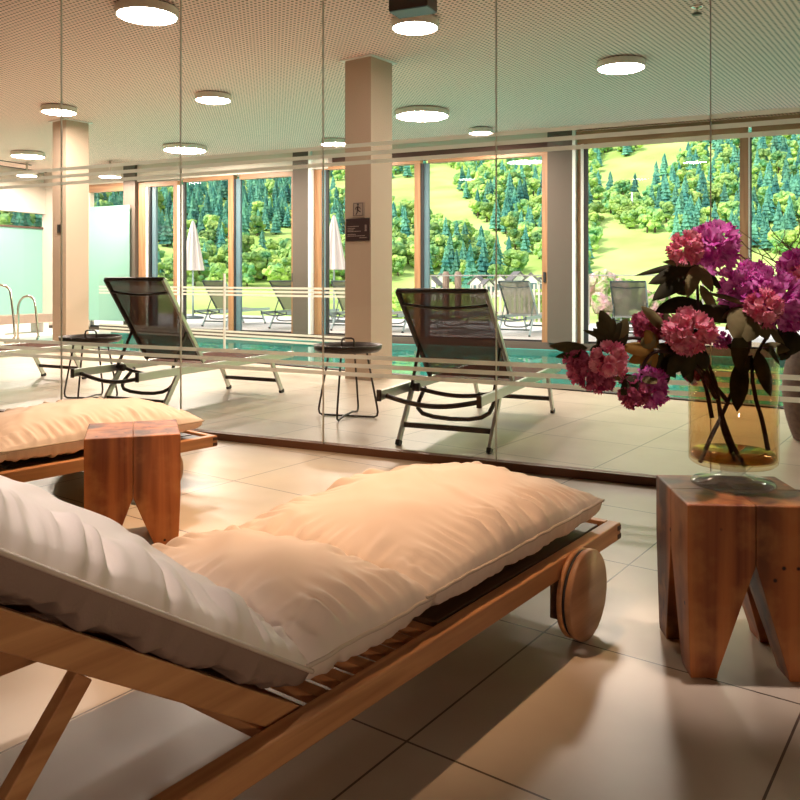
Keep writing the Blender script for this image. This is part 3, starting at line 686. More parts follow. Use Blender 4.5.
D0 = 2.33
def leaf(mb, base, tip, w, droop=.0, mi=0, seed=0, twist=0):
    base = Vector(base); tip = Vector(tip); ax = tip-base; L_ = ax.length; t = ax.normalized()
    vw = Vector((Fw.x, Fw.y, .0))                       # broadside: normal tipped about the leaf axis
    n = (vw*-1 + Vector((0,0,.6))); n = (n - t*n.dot(t)).normalized()
    n = (Matrix.Rotation(twist, 3, t) @ n)
    s_ = t.cross(n)
    def f(a, b):
        prof = math.sin(PI*min(1, max(0, a))**.85)**.75 if 0 < a < 1 else 0
        x = (b-.5)*2
        return base + t*(L_*a) + s_*(x*w*.5*prof) + n*(-.18*w*x*x*prof*1 + droop*math.sin(PI*a)*L_) 
    mb.grid(f, 8, 4, mi)
    mb.grid(lambda a, b: f(a, 1-b) - n*.0006, 8, 4, mi)
def truss(center, r, seed, nfl=30, squash=.85, petal=.045):
    mb = MB(); rn = random.Random(seed); c = Vector(center)
    for i in range(nfl):
        ph = math.acos(1-2*(i+.5)/nfl); th = i*2.39996+seed
        d = Vector((math.sin(ph)*math.cos(th), math.sin(ph)*math.sin(th), math.cos(ph)*squash)).normalized()
        d = (d + Vector((rn.uniform(-.2,.2), rn.uniform(-.2,.2), rn.uniform(-.2,.2)))).normalized()
        p0 = c + d*r*.30; up = d.orthogonal().normalized(); up = Matrix.Rotation(rn.uniform(0, 6.28), 3, d) @ up
        sz = r*rn.uniform(.42,.62); p0 = c + d*r*rn.uniform(.30,.58)
        for k in range(5):
            a = Matrix.Rotation(2*PI*k/5+rn.uniform(-.1,.1), 3, d) @ up; sd = d.cross(a)
            ruf = rn.uniform(0, 6)
            def f(u, v, a=a, sd=sd, ruf=ruf):
                x = (v-.5)*2
                wd = sz*(.10+.62*math.sin(PI*.5*min(1,u*1.15)))*(1 if u < .85 else .80)
                out = sz*(.10+.85*u**1.4); ln = sz*(1.10*u - .30*u*u)
                rp = .17*sz*u*math.sin(x*6+ruf+u*4)
                return p0 + d*(ln + rp) + a*(out*.62*(1-.16*x*x)) + sd*(x*wd*.5)
            mb.grid(f, 5, 4, 0)
    return mb
def branch(label, path, heads, leaves, rad=.004):
    """path / leaves / heads in world coordinates, made local to the branch base"""
    base = Vector(path[0]); o = thing('rhododendron_branch', label, 'flower', base, 0, 'rhododendron branches in the vase')
    P = [Vector(p)-base for p in path]
    # smooth
    Q = []
    for i in range(len(P)-1):
        p0 = P[max(i-1,0)]; p1 = P[i]; p2 = P[i+1]; p3 = P[min(i+2, len(P)-1)]
        for k in range(5):
            t = k/5; Q.append(.5*((2*p1)+(-p0+p2)*t+(2*p0-5*p1+4*p2-p3)*t*t+(-p0+3*p1-3*p2+p3)*t**3))
    Q.append(P[-1])
    rr = [1.4*rad*(1.25-.6*i/len(Q)) for i in range(len(Q))]
    MB().tube(Q, rr, 8).build('stem', M['bark'], o)
    for (c, r, mt, sd) in heads:
        truss(Vector(c)-base, r, sd).build('flower_head', M[mt], o)
    for mt in ('leafd', 'leafo', 'leafy'):
        mb = MB()
        for (b_, t_, w_, m_, *rest) in leaves:
            if m_ == mt: leaf(mb, Vector(b_)-base, Vector(t_)-base, w_, rest[0] if rest else .05, 0, 0, rest[1] if len(rest) > 1 else 0)
        if mb.v: mb.build('leaves', M[mt], o)
    return o
def A(px, py, dd=0): return at(px, py, D0+dd)
PXM = D0/F_PX
def LV(bx, by, tx_, ty, wpx, mt, d0=0, d1=0, dr=.05, tw=0): return (A(bx,by,d0), A(tx_,ty,d1), wpx*PXM, mt, dr, tw)
H_ = lambda px, py, rpx, mt, sd, dd=0: (A(px,py,dd), rpx*PXM, mt, sd)
neck = (712, 372)
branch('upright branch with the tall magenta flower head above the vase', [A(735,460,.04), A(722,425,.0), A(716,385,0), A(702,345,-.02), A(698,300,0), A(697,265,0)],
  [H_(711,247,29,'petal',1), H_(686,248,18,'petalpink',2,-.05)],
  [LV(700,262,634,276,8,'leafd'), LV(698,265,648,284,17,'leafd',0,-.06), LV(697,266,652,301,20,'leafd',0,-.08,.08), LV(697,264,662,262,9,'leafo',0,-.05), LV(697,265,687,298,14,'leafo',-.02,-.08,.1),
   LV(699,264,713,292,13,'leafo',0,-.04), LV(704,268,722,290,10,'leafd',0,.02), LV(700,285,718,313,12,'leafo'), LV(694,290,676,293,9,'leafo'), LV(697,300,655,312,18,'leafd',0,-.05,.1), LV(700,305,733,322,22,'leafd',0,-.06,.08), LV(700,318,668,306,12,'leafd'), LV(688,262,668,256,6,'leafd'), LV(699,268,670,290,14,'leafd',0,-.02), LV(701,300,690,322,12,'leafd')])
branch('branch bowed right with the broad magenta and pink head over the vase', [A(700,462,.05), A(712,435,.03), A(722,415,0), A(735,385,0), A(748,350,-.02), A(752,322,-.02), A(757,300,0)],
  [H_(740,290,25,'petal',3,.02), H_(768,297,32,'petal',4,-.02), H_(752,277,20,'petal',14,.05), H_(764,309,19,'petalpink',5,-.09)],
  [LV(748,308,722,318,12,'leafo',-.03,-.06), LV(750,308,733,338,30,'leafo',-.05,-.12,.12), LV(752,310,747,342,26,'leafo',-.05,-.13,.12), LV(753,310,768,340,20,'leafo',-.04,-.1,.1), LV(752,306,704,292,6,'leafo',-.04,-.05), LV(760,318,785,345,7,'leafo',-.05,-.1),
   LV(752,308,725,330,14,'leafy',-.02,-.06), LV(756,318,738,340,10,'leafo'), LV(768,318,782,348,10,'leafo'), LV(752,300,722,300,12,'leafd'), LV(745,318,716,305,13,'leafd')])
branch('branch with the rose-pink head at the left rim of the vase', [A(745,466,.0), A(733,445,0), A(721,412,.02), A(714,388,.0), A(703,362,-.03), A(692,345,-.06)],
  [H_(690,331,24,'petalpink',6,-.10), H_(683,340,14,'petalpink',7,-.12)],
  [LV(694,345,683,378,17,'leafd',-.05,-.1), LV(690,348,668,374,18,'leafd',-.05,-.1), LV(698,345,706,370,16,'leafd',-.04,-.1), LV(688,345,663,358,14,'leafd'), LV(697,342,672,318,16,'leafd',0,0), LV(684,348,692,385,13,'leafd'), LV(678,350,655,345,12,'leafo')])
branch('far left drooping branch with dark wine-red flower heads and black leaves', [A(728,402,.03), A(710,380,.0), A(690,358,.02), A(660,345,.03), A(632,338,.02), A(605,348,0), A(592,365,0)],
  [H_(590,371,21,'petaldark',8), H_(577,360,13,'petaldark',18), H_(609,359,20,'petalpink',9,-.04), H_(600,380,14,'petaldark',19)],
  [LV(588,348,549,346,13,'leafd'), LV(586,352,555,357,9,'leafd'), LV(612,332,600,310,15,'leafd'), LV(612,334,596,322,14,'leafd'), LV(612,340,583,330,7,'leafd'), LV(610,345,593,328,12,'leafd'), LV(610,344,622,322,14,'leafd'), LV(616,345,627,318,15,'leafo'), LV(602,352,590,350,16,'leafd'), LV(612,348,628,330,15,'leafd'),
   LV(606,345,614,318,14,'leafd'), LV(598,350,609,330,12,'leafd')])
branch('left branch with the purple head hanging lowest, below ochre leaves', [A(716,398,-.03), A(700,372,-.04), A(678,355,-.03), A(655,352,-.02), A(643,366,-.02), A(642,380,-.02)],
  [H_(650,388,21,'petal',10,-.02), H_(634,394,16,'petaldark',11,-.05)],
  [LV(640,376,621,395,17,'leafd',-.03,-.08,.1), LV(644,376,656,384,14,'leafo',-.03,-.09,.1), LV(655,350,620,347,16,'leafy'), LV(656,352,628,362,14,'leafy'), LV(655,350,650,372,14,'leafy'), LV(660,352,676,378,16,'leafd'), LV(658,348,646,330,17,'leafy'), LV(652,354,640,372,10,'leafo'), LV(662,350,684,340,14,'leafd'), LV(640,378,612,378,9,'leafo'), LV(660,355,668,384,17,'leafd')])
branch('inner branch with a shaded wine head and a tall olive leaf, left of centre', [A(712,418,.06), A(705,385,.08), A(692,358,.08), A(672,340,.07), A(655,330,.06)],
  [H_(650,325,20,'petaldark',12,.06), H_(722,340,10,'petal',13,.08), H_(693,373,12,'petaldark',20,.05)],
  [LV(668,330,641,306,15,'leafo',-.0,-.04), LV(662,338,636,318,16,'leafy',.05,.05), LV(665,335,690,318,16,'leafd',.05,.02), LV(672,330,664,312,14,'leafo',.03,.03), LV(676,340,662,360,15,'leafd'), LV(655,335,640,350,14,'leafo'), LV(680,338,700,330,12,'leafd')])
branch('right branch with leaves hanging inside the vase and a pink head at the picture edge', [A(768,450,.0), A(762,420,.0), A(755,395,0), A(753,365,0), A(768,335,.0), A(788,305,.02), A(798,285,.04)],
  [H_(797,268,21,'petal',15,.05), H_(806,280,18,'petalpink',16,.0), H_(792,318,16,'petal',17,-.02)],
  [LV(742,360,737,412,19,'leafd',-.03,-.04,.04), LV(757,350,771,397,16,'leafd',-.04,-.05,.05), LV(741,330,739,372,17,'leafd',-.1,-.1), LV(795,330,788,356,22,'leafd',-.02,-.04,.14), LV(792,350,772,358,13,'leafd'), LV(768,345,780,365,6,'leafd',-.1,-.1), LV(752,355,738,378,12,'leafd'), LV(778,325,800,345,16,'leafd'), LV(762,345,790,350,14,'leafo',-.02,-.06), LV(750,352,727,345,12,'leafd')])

# ---------------------------------------------------------------- brown planter with curly willow
pq = at(829, 470, 1) ; pp = at(829, 279, 5.25); 
pl = thing('planter', 'tall ridged brown planter of curly twigs behind the glass at the right edge', 'planter', (pp.x, pp.y, 0))
prof = []
nR = 34
for i in range(nR*2+1):
    z = .62*i/(nR*2); e = z/.62
    r = .15 + .125*math.sin(PI*min(1, .12+e*.72))**.8
    prof.append((r + (.004 if i % 2 else -.003), z+.001))
MB().lathe(prof, 44, cap=True).build('pot', M['wicker'], pl)
MB().lathe([(0,.6225),(prof[-1][0]*.9,.6225),(prof[-1][0]*.9,.628),(0,.63)], 30, cap=False).build('soil', M['soil'], pl)
def curly(seed, n=26):
    rn = random.Random(seed); p = Vector((rn.uniform(-.05,.05), rn.uniform(-.05,.05), .60)); d = Vector((rn.uniform(-.35,.2), rn.uniform(-.3,.2), 1)).normalized(); out = [p.copy()]
    ph = rn.uniform(0,6)
    for i in range(n):
        p = p + d*.036 - Vector((Rt.x, Rt.y, 0))*.009 + Vector((math.cos(ph+i*.75)*.012, math.sin(ph+i*.6)*.012, math.sin(i*.9)*.007)); out.append(p.copy())
        d = (d + Vector((rn.uniform(-.16,.14), rn.uniform(-.15,.15), rn.uniform(-.08,.06)))).normalized()
    return out
for s in range(12):
    c_ = curly(s+40, 22+s % 5); mb = MB(); mb.tube(c_, [.0075*(1-.7*i/len(c_)) for i in range(len(c_))], 5)
    for j in (8, 13, 17):
        q0 = c_[j]; rn = random.Random(s*9+j); pts_ = [q0]; dd = Vector((rn.uniform(-1,1), rn.uniform(-1,1), rn.uniform(-.1,.8))).normalized()
        for i in range(8): q0 = q0 + dd*.022 + Vector((math.cos(i*1.1)*.01, math.sin(i*1.3)*.01, math.sin(i)*.008)); pts_.append(q0)
        mb.tube(pts_, .003, 4)
    mb.build('curly_twig', M['twig'], pl)

# ---------------------------------------------------------------- metal sling loungers
def sling_lounger(label, u, v, ang, alu, dark, sling, rz=0, outdoor=False, lift=.62, flat=False, group='brown sling sun loungers in the hall'):
    """local x across (-.32..+.32), y along from head rail end (0) to the foot (2.1)"""
    o = thing('sun_lounger', label, 'sun lounger', G(u, v, 0), BETA+rz, group)
    for s in (-1, 1):
        MB().box(s*.318-.012, s*.318+.012, 0, 2.02, .315, .375).build('side_rail', alu, o, bevel=.004)
        MB().box(s*.318-.014, s*.318+.014, -.012, 0, .31, .38).build('end_cap', dark, o)
        for (yt, yb) in ((.46, .24), (1.68, 1.86)):
            lg = MB().bar((s*.300, yt, .33), (s*.300, yb, .012), .022, .042, up=(0,1,0)).build('leg', alu, o, bevel=.003)
            MB().bar((s*.300, yb+(yt-yb)*.05, .03), (s*.300, yb, .0), .027, .048, up=(0,1,0)).build('rubber_foot', M['black'], lg)
    for (y, z) in ((.315, .12), (1.80, .12)): MB().box(-.29, .29, y-.012, y+.012, z-.016, z+.016).build('leg_crossbar', dark, o)
    # bowed crossbars under the seat
    def bow(y, z, sag, hx=.30, n=14, out=0): return [(-hx+2*hx*i/n, y+out*math.sin(PI*i/n), z-sag*math.sin(PI*i/n)) for i in range(n+1)]
    MB().tube(bow(.06, .335, .045), .015, 10).build('head_crossbar', dark, o)
    MB().tube(bow(.50, .335, .04), .014, 10).build('crossbar', dark, o)
    MB().tube(bow(2.0, .345, .0), .014, 8).build('foot_crossbar', dark, o)
    pv = .76
    pts_ = [(-.25,.56,.33),(-.252,.46,.25),(-.24,.42,.21),(-.20,.395,.185),(-.12,.385,.170),(0,.38,.165),(.12,.385,.170),(.20,.395,.185),(.24,.42,.21),(.252,.46,.25),(.25,.56,.33)]
    MB().tube(pts_, .014, 10).build('prop_stand', dark, o)
    a = math.radians(ang); Lb = .81
    dy, dz = -math.cos(a), math.sin(a)
    if not flat:
        for s in (-1, 1):
            MB().bar((s*.292, pv, .385), (s*.292, pv+dy*Lb, .385+dz*Lb), .024, .032, up=(0,1,0)).build('back_rail', alu if s > 0 else dark, o, bevel=.003)
            # ratchet strut
            MB().bar((s*.279, pv+dy*.33, .385+dz*.33-.02), (s*.279, .40, .345), .014, .02, up=(0,1,0)).build('back_strut', dark, o)
        MB().tube([(-.292, pv+dy*Lb, .385+dz*Lb), (.292, pv+dy*Lb, .385+dz*Lb)], .016, 8).build('top_bar', dark, o)
        # inner bow seen through the mesh near the top
        q = .60; n = 12
        MB().tube([(-.282+.564*i/n, pv+dy*(Lb-.12-.03*math.sin(PI*i/n))-.02, .385+dz*(Lb-.12-.03*math.sin(PI*i/n))) for i in range(n+1)], .010, 8).build('head_bow', dark, o)
        mb = MB(); mb.grid(lambda s, t: Vector((-.282+.564*s, pv+dy*(Lb*t)+.02*math.sin(PI*s)*math.sin(PI*t)+.008, .385+dz*(Lb*t)-.01*math.sin(PI*s)*math.sin(PI*t)+.004)), 10, 12)
        mb.build('back_sling', sling, o)
        y0 = pv+.02
    else: y0 = .04
    mb = MB(); mb.grid(lambda s, t: Vector((-.305+.61*s, y0+(1.97-y0)*t, .372-.02*math.sin(PI*s))), 8, 16); mb.build('seat_sling', sling, o)
    k = MB().lathe([(0,-.02),(.028,-.02),(.028,.02),(0,.02)], 14, cap=False).build('pivot_knob', dark, o); k.rotation_euler = (0, PI/2, 0); k.location = (-.262, .44, .345)
    return o
GI = 'brown sling sun loungers in the hall'
sling_lounger('brown mesh sun lounger behind the glass, in the middle of the view', -1.915, 4.38, 47, M['alu'], M['darkmetal'], M['sling'], rz=math.radians(1.5))
sling_lounger('brown mesh sun lounger behind the glass, at the left beside a round table', -4.52, 4.42, 55, M['alu'], M['darkmetal'], M['sling'])
pc = None
t_ = (43-CX)/F_PX; dC = F_PX*CAM_H/(376-YH); fc = (Fw+Rt*t_)*dC
fu = fc.x*math.cos(BETA)+fc.y*math.sin(BETA); fv = -fc.x*math.sin(BETA)+fc.y*math.cos(BETA)
sling_lounger('brown mesh sun lounger cut off by the left edge of the view', fu-.285+.6, fv-1.86, 55, M['alu'], M['darkmetal'], M['sling'])
# ---------------------------------------------------------------- round side tables
def side_table(label, u, v, rz):
    o = thing('side_table', label, 'side table', G(u, v, 0), rz, 'round tray side tables in the hall')
    tr = MB().lathe([(0,.500),(.235,.500),(.256,.520),(.262,.552),(.257,.553),(.250,.524),(.232,.508),(0,.508)], 48, cap=False).build('tray', M['darkmetal'], o)
    hn = [(-.05,.0,.505),(-.05,0,.575),(-.045,0,.592),(-.03,0,.60),(.03,0,.60),(.045,0,.592),(.05,0,.575),(.05,0,.505)]
    MB().tube([Vector(h)+Vector((0,.0,0)) for h in hn], .007, 8).build('handle', M['darkmetal'], o)
    for k, dz in ((0, .0), (1, .014)):
        a = k*PI/2
        c, s = math.cos(a), math.sin(a)
        prof_ = [(-.15,.50),(-.19,.30),(-.232,.09),(-.238,.05),(-.232,.022),(-.21,.010),(-.1,.010+dz),(.1,.010+dz),(.21,.010),(.232,.022),(.238,.05),(.232,.09),(.19,.30),(.15,.50)]
        MB().tube([(x*c, x*s, z) for x, z in prof_], .008, 8).build('leg_loop', M['darkmetal'], o)
    return o
side_table('round brown tray table with wire legs beside the tall column', -3.02, 5.387, math.radians(20))
side_table('round brown tray table behind the left sun lounger', -5.50, 5.22, math.radians(32))
# ---------------------------------------------------------------- pool ladder handrails
for (px0, px1, ytop, ybot, lab) in ((-12, 13, 285, 338, 'left steel handrail loop at the pool, cut by the picture edge'), (18, 37, 296, 339, 'right steel handrail loop at the pool, left of the column')):
    d = 13.2; c = (px0+px1)/2; q = at(c, 338, d); w_ = (px1-px0)/2*d/F_PX; zt = CAM_H-(ytop-YH)*d/F_PX
    o = thing('pool_handrail', lab, 'handrail', (q.x, q.y, .0), YAW, 'steel handrails at the pool steps')
    pts_ = [(-w_, 0, .005), (-w_, 0, zt-.22)] + [(-w_*math.cos(a_)*1.0+(.0), 0, zt-.22+.22*math.sin(a_)*1.0) for a_ in (.3,.7,1.1,1.57,2.0,2.4)] + [(w_*.85, 0, zt-.20), (w_*1.02, 0, zt-.5), (w_*1.15, 0, .12), (w_*.9, 0, .03), (w_*.3, 0, .005)]
    MB().tube(pts_, .020, 10).build('rail', M['steel'], o)
    MB().lathe([(.045,0),(.045,.012),(.02,.015)], 16, c=(-w_,0,.001)).build('base_flange', M['steel'], o)
# low bench and bag by the end wall
q = at(18, 321, 15.6)
o = thing('low_bench', 'low brown bench by the frosted end wall at far left', 'bench', (q.x, q.y, -.0), BETA+PI/2)

MB().box(-.7, .7, -.2, .2, .20, .36).build('seat', M['post'], o)
for s in (-1, 1): MB().box(s*.5-.06, s*.5+.06, -.18, .18, 0, .20).build('leg', M['deck'], o)
# platform the bench stands on: a low ledge along the end wall
struct(gbox('floor_ledge', ULEFT, ULEFT+2.0, 9.2, VWIN-.1, -1.3, -.001, M['deck']))

# ---------------------------------------------------------------- outside: terrace
struct(gbox('floor_terrace', ULEFT-6, URIGHT+14, VWIN+.17, 19.2, -.35, 0.0, M['deck']))
struct(gbox('floor_terrace_side', URIGHT+.25, URIGHT+14, -2, VWIN+.16, -.35, 0.0, M['deck']))
GO = 'sun loungers on the terrace'
def wu(px, v):
    t = (px-CX)/F_PX; r_ = Fw+Rt*t; a_ = r_.x*math.cos(BETA)+r_.y*math.sin(BETA); b_ = -r_.x*math.sin(BETA)+r_.y*math.cos(BETA)
    return a_/b_*v
outs = [(207, 'pale terrace lounger seen in the second left window pane', 0), (274, 'pale terrace lounger seen in the third left window pane', 0), (339, 'terrace lounger half hidden behind the tall column', 0),
        (383, 'terrace lounger with its foot just right of the tall column', 1), (446, 'flat terrace lounger seen through the brown mesh backrest', 1), (509, 'pale terrace lounger with raised back beside the taupe pier', 0), (626, 'grey terrace lounger behind the upper flowers', 0)]
for i, (px, lab, fl) in enumerate(outs):
    vv = 14.0
    sling_lounger(lab, wu(px, vv), vv, 50, M['outmetal'], M['outdark'], M['outsling'], rz=math.radians(-2 if i % 2 else 3), group=GO, flat=bool(fl))
# closed parasols
for px, vv, lab in ((193, 17.0, 'closed cream parasol seen in the left windows'), (334, 17.0, 'closed cream parasol half hidden by the tall column')):
    u = wu(px, vv); o = thing('parasol', lab, 'parasol', G(u, vv, 0), 0, 'closed parasols on the terrace')
    MB().lathe([(.28,0),(.28,.05),(.05,.08)], 24).build('base', M['outdark'], o)
    MB().tube([(0,0,.05),(0,0,2.6)], .024, 10).build('pole', M['outmetal'], o)
    mb = MB(); n = 32
    def cf(s, t):
        a_ = 2*PI*s; r_ = (.025+.22*t**.8)*(1+.22*math.cos(a_*8)); return Vector((r_*math.cos(a_), r_*math.sin(a_), 2.58-1.30*t))
    mb.grid(cf, 48, 14); mb.build('folded_canopy', M['parasol'], o)
# terrace railing of glass with a thin top rail
for (pa, pb, lab) in ((428, 560, 'glass terrace railing seen in the middle window'), (586, 700, 'glass terrace railing seen right of the taupe pier'), (700, 810, 'glass terrace railing seen in the right window')):
    u0, u1 = wu(pa, 18.6)+.03, wu(pb, 18.6)-.03; o = thing('terrace_railing', lab, 'railing', G((u0+u1)/2, 18.6, 0), BETA, 'glass terrace railings')
    hw = (u1-u0)/2
    MB().box(-hw, hw, -.008, .008, .06, 1.12).build('pane', M['glass'], o)
    MB().box(-hw, hw, -.012, .012, 1.12, 1.15).build('top_rail', M['alu'], o)
    for s in (-1, 1): MB().box(s*(hw-.03)-.02, s*(hw-.03)+.02, -.03, .03, 0, 1.12).build('post', M['alu'], o)
# picket fence and posts
u0, u1 = wu(470, 19.5), wu(541, 19.5)
o = thing('picket_fence', 'bleached picket fence beyond the terrace, in the middle window', 'fence', G((u0+u1)/2, 19.6, -.3), BETA)
MB().box(-(u1-u0)/2, (u1-u0)/2, .02, .05, .45, .52).build('rail', M['picket'], o); MB().box(-(u1-u0)/2, (u1-u0)/2, .02, .05, .95, 1.02).build('rail', M['picket'], o)
x = -(u1-u0)/2
while x < (u1-u0)/2:
    MB().hexa([Vector(p) for p in ((x,-.01,0),(x+.07,-.01,0),(x+.07,.015,0),(x,.015,0),(x+.012,-.01,1.22),(x+.058,-.01,1.22),(x+.058,.015,1.22),(x+.012,.015,1.22))]).build('picket', M['picket'], o); x += .125
for px, lab in ((446, 'left of two weathered posts on the terrace edge'), (458, 'right of two weathered posts on the terrace edge')):
    tag(MB().lathe([(.085,0),(.085,1.10),(.10,1.14),(.06,1.24)], 10, smooth=False).build('wooden_post', M['post'], None, G(wu(px,18.9), 18.9, 0)), lab, 'post')
# ---------------------------------------------------------------- outside: terrain
def hz(d, az):
    """ground height by distance from the room and bearing"""
    base = -.35 - min(1, max(0, (d-24)/60))*1.6
    rise = max(0, d-150); k = .36 + .05*math.sin(az*5+1)
    return base + k*(rise**2/(rise+45) if rise > 0 else 0) + (2.0*noise.noise(Vector((math.cos(az)*d*.02, math.sin(az)*d*.02, 0))) if d > 60 else 0)
def pol(d, az): return Vector((math.sin(az)*-d, math.cos(az)*d, hz(d, az)))
ds = [19.8, 24, 30, 40, 55, 75, 100] + [125+12*i for i in range(52)]
azs = [math.radians(-62+1.6*i) for i in range(100)]
mb = MB()
def terr(i, j):
    d = ds[j]; az = azs[i]
    return pol(d, az)
n_, m_ = len(azs)-1, len(ds)-1
vs_ = [terr(i, j) for j in range(m_+1) for i in range(n_+1)]
# first ring follows the terrace front edge, not a circle
for i in range(n_+1):
    az = azs[i]; dx, dy = -math.sin(az), math.cos(az); un = -dx*math.sin(BETA)+dy*math.cos(BETA)
    dd = min(60, 19.22/un) if un > .2 else 60
    for j in range(4):
        d = max(ds[j], dd + .01) if j == 0 else max(ds[j], dd+j*2.0); p = pol(d, az); vs_[j*(n_+1)+i] = Vector((p.x, p.y, -.35 if j == 0 else hz(d, az)))
fs_ = [(j*(n_+1)+i, (j+1)*(n_+1)+i, (j+1)*(n_+1)+i+1, j*(n_+1)+i+1) for j in range(m_) for i in range(n_)]
mb.add(vs_, fs_, 0, True)
ter = mb.build('hillside', M['grass']); ter['kind'] = 'structure'
# ---- tree meshes
def conifer_mesh(seed):
    rn = random.Random(seed); mb = MB(); n = 11
    mb.tube([(0,0,0),(0,0,.3)], [.03,.025], 6, 1)
    L_ = 8
    for k in range(L_):
        z0 = .08+.88*k/L_; z1 = z0+.24; r = .235*(1-k/L_)**.85+.02
        vs = []; 
        for i in range(n):
            a = 2*PI*i/n+k; rr = r*(1 if i % 2 else .62)*rn.uniform(.8,1.15); vs.append((rr*math.cos(a), rr*math.sin(a), z0-rn.uniform(0,.03)))
        vs += [(0,0,min(1.0, z1)), (0,0,z0+.04)]
        mb.add(vs, [(i,(i+1)%n,n) for i in range(n)] + [((i+1)%n,i,n+1) for i in range(n)])
    return mb
import bmesh
def broad_mesh(seed, lumps=24, sub=2, rs=1.0):
    rn = random.Random(seed); mb = MB(); mb.tube([(0,0,0),(0,0,.35)], [.035,.03], 6, 1)
    for k in range(lumps):
        bm = bmesh.new(); bmesh.ops.create_icosphere(bm, subdivisions=sub, radius=1)
        a = rn.uniform(0, 6.28); hh = .2+.68*rn.random()**.9; off = .34*math.sin(PI*min(1,hh*.92+.06))**.7*math.sqrt(rn.random())
        c = Vector((math.cos(a)*off, math.sin(a)*off, hh)); r = rn.uniform(.09,.15)*rs
        sd = rn.uniform(0,99)
        for v in bm.verts: v.co = c + v.co*r*(1+.55*noise.noise(v.co*2.6+Vector((sd,0,0))))
        mb.add([v.co.copy() for v in bm.verts], [[v.index for v in f.verts] for f in bm.faces], 0, False); bm.free()
    return mb
con = [conifer_mesh(s) for s in range(4)]; bro = [broad_mesh(s) for s in range(4)]; bro_far = [broad_mesh(s, 11, 1, 1.5) for s in range(4)]
def to_mesh(mb, nm, mats):
    me = bpy.data.meshes.new(nm); me.from_pydata(mb.v, [], mb.f)
    for m in mats: me.materials.append(m)
    me.polygons.foreach_set('material_index', mb.m); me.update(); return me
con_me = [to_mesh(m_, 'spruce', [M['conifer'], M['trunk']]) for m_ in con]; bro_me = [to_mesh(m_, 'broadleaf', [M['broad'], M['trunk']]) for m_ in bro]
def inside(x, y, poly):
    c = False; n = len(poly)
    for i in range(n):
        x1, y1 = poly[i]; x2, y2 = poly[(i+1) % n]
        if (y1 > y) != (y2 > y) and x < (x2-x1)*(y-y1)/(y2-y1)+x1: c = not c
    return c
# wood lots as outlines on the slope (bearing and height above the valley), spruce share
woods = [([(-400,60),(300,60),(300,224),(262,226),(240,232),(180,236),(150,232),(-400,232)], .75), ([(-400,240),(150,242),(150,262),(178,266),(178,238),(240,238),(262,246),(300,242),(300,281),(-400,281)], .12),
         ([(300,60),(330,60),(330,150),(425,150),(425,170),(300,176)], .6), ([(300,192),(345,190),(392,200),(425,205),(425,230),(345,236),(300,228)], .45), ([(300,240),(425,242),(425,262),(392,268),(345,277),(300,277)], .1),
         ([(425,218),(450,224),(478,232),(500,246),(515,256),(524,272),(425,277)], .35), ([(440,60),(600,60),(600,268),(545,262),(530,250),(500,228),(478,212),(458,188),(462,166),(440,160)], .4),
         ([(605,192),(622,182),(645,198),(656,222),(632,226),(612,216)], .25), ([(600,60),(660,60),(655,132),(640,142),(622,150),(600,148),(585,142)], .3),
         ([(650,200),(652,182),(662,166),(690,150),(700,60),(1200,60),(1200,252),(760,246),(740,243),(700,236),(668,228)], .62)]
rn = random.Random(5); cand = []
d = 165.0
while d < 400:
    az = math.radians(-14)
    while az < math.radians(78):
        dd = d+rn.uniform(-2.3,2.3); aa = az+rn.uniform(-.5,.5)*4.6/d
        h = rn.uniform(5, 8.5); p = pol(dd, aa)
        pr = proj(p+Vector((0,0,h*.42)))
        if pr:
            for poly, share in woods:
                if inside(pr[0], pr[1], poly) or (pr[0] < -390) or (pr[0] > 1190):
                    sh = share; isc = rn.random() < sh + .35*noise.noise(p*.02)
                    vis = -40 < pr[0] < 840
                    cand.append((h/pr[2] if vis else 0, isc, p, h*(1.15 if isc else .80), rn.uniform(0, 6.28), rn.randrange(4))); break
        az += 4.6/d
    d += 4.8
cand.sort(key=lambda q: -q[0])
cnt = {True: 0, False: 0}; rest = MB()
for (_, isc, p, h, rz, k) in cand:
    wd = h*(.95 if isc else 1.15)
    if cnt[isc] < 300:
        cnt[isc] += 1
        o = bpy.data.objects.new('spruce_tree' if isc else 'broadleaf_tree', (con_me if isc else bro_me)[k]); C.objects.link(o)
        o.location = p; o.rotation_euler = (0,0,rz); o.scale = (wd, wd, h)
        tag(o, 'pointed dark green spruce tree in the hillside woods outside' if isc else 'round light green leafy tree in the hillside woods outside', 'tree', 'spruces on the hillside' if isc else 'leafy trees on the hillside')
    else:
        src = (con if isc else bro_far)[k]; c_, s_ = math.cos(rz)*wd, math.sin(rz)*wd; mb = rest; b0 = len(mb.v)
        mb.v += [(p.x+x*c_-y*s_, p.y+x*s_+y*c_, p.z+z*h) for (x, y, z) in src.v]
        mb.f += [[i+b0 for i in f] for f in src.f]; mb.m += [(q_ if isc else (2 if q_ == 0 else 1)) for q_ in src.m]; mb.sm += [False]*len(src.f)
print('TREES', len(cand), cnt)
o = rest.build('distant_forest', [M['conifer'], M['trunk'], M['broad']])
tag(o, 'remaining spruces and leafy trees of the distant hillside forest', 'forest', kind='stuff')
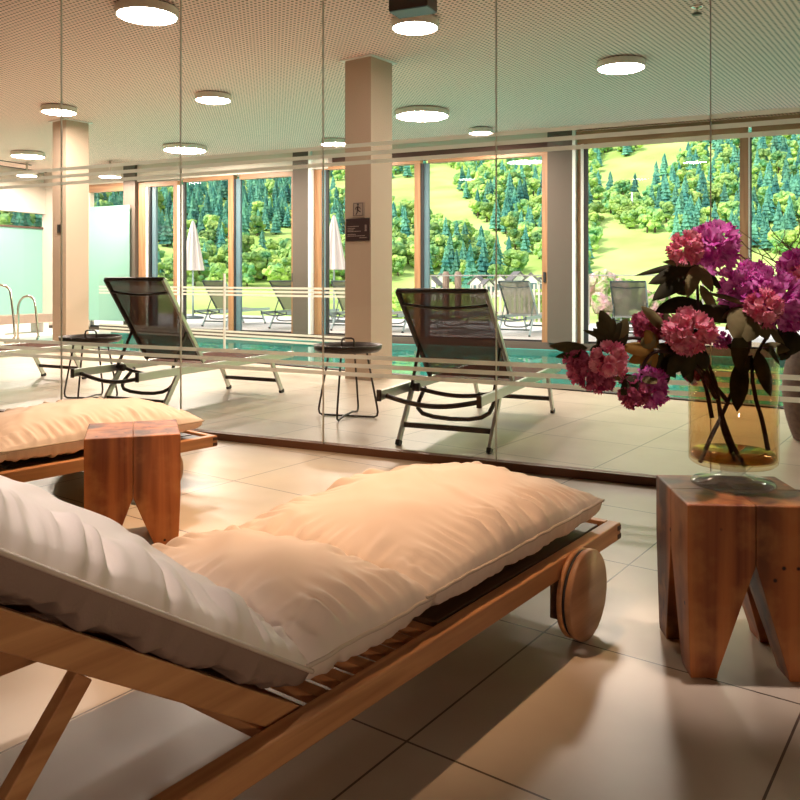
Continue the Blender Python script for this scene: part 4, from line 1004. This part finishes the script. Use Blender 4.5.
# village houses
def house(px, py, d, w_, h_, rz, lab):
    q = at(px, py, d); az = math.atan2(-q.x, q.y); dd = math.hypot(q.x, q.y); z = hz(dd, az)
    o = thing('village_house', lab, 'house', (q.x, q.y, z-.3), rz, 'small white village houses')
    H1 = max(1.5, q.z - z)
    mb = MB(); mb.box(-w_/2, w_/2, -w_*.4, w_*.4, 0, H1); mb.add([(-w_/2,-w_*.4,H1),(w_/2,-w_*.4,H1),(0,-w_*.4,H1+h_),(-w_/2,w_*.4,H1),(w_/2,w_*.4,H1),(0,w_*.4,H1+h_)], [(0,1,2),(5,4,3)]); mb.build('walls', M['render_w'], o)
    mb = MB()
    for s in (-1, 1):
        P = [Vector((s*(w_/2+.5), y, H1-.35)) for y in (-w_*.48, w_*.48)] + [Vector((0, y, H1+h_+.1)) for y in (w_*.48, -w_*.48)]
        mb.hexa(P + [p+Vector((0,0,.25)) for p in P])
    mb.build('roof', M['roof'], o)
    mb = MB()
    for i in (-1, 0, 1): mb.box(i*w_*.28-.35, i*w_*.28+.35, -w_*.4-.05, -w_*.4+.02, H1*.5, H1*.5+1.0)
    mb.build('windows', M['slate'], o)
for i, (px, py, w_, h_) in enumerate([(432,281,6,2), (441,277,5,1.6), (478,280,6,1.8), (487,283,5,1.6), (500,279,6,2), (517,277,7,2.2), (531,278,6,2), (540,281,5,1.6), (551,280,6,2)]):
    lab = ['leftmost tiny white village house, by the slate window edge', 'tiny white village house left of the weathered posts', 'tiny white village house above the left end of the picket fence', 'tiny white village house just above the left pickets', 'tiny white village house near the glass joint line',
           'largest white village house, above the raised terrace lounger', 'tiny white village house above the right pickets', 'tiny white village house beside the sliding window handle', 'tiny white village house hidden behind the taupe pier'][i]
    house(px, py+1, 128+5*(i % 3), w_*.36, h_*.5, YAW+rn.uniform(-.5,.5), lab)
# mast on the meadow
q = at(632, 222, 300); az = math.atan2(-q.x, q.y); dd = math.hypot(q.x, q.y)
for _ in range(60):
    p = pol(dd, az); pr = proj(p)
    if pr[1] < 222: break
    dd += 5
dd = 165
while dd < 600:
    p = pol(dd, az)
    if proj(p)[1] < 223: break
    dd += 2
tag(MB().tube([(0,0,0),(0,0,p.length*.036)], [.35,.22], 8).build('lift_mast', M['white'], None, p), 'thin white mast in front of the small round wood', 'mast')
# garden shrubs just beyond the terrace
for i, (px, v_, s_, mt, lab) in enumerate([(600, 19.9, 1.35, 'pinkbush', 'pink flowering shrub beyond the terrace next to the taupe pier'), (618, 20.8, 1.25, 'gardenleaf', 'green shrub beyond the terrace left of the grey lounger'), (655, 20.6, 1.0, 'pinkbush', 'pink flecked shrub behind the upper flower leaves'),
                                           (700, 20.6, .95, 'gardenleaf', 'green shrub hidden behind the pink flowers'), (535, 21.0, 1.0, 'gardenleaf', 'green shrub behind the right end of the picket fence'), (405, 21.0, 1.0, 'gardenleaf', 'green shrub beyond the terrace right of the tall column')]):
    o = bpy.data.objects.new('garden_shrub', bro_me[i % 4].copy()); C.objects.link(o); o.data.materials[0] = M[mt]
    o.location = G(wu(px, v_), v_, -.62); o.scale = (s_*1.3, s_*1.3, s_*1.45); tag(o, lab, 'shrub', 'shrubs beyond the terrace')

# ---------------------------------------------------------------- light
w = bpy.data.worlds.new('sky'); bpy.context.scene.world = w; w.use_nodes = True; nt = w.node_tree
bg = nt.nodes['Background']; sk = nt.nodes.new('ShaderNodeTexSky')
try:
    sk.sky_type = 'NISHITA'; sk.sun_disc = False; sk.sun_elevation = math.radians(48); sk.sun_rotation = math.radians(200); sk.air_density = 1.0; sk.dust_density = 2.0
except Exception: pass
hs = nt.nodes.new('ShaderNodeHueSaturation'); hs.inputs['Saturation'].default_value = .35
nt.links.new(sk.outputs[0], hs.inputs['Color']); nt.links.new(hs.outputs[0], bg.inputs['Color']); bg.inputs['Strength'].default_value = .36
sn = bpy.data.lights.new('sun', 'SUN'); sn.energy = 3.4; sn.angle = .02; sn.color = (1, .93, .80)
so = bpy.data.objects.new('sun', sn); C.objects.link(so); so.rotation_euler = (math.radians(46), 0, math.radians(-28))
cd = bpy.data.cameras.new('camera'); co = bpy.data.objects.new('camera', cd); C.objects.link(co)
co.location = (0, 0, CAM_H); co.rotation_euler = (math.radians(90), 0, YAW)
cd.sensor_width = 36; cd.lens = F_PX/800*36; cd.shift_y = -(400-YH)/800; cd.clip_start = .05; cd.clip_end = 3000
sc = bpy.context.scene; sc.camera = co
sc.view_settings.view_transform = 'Standard'; sc.view_settings.look = 'None'; sc.view_settings.exposure = 0.0; sc.view_settings.gamma = 1.0; sc.view_settings.use_curve_mapping = False
sc.cycles.transparent_max_bounces = 24; sc.cycles.max_bounces = 10; sc.cycles.caustics_reflective = False; sc.cycles.caustics_refractive = False
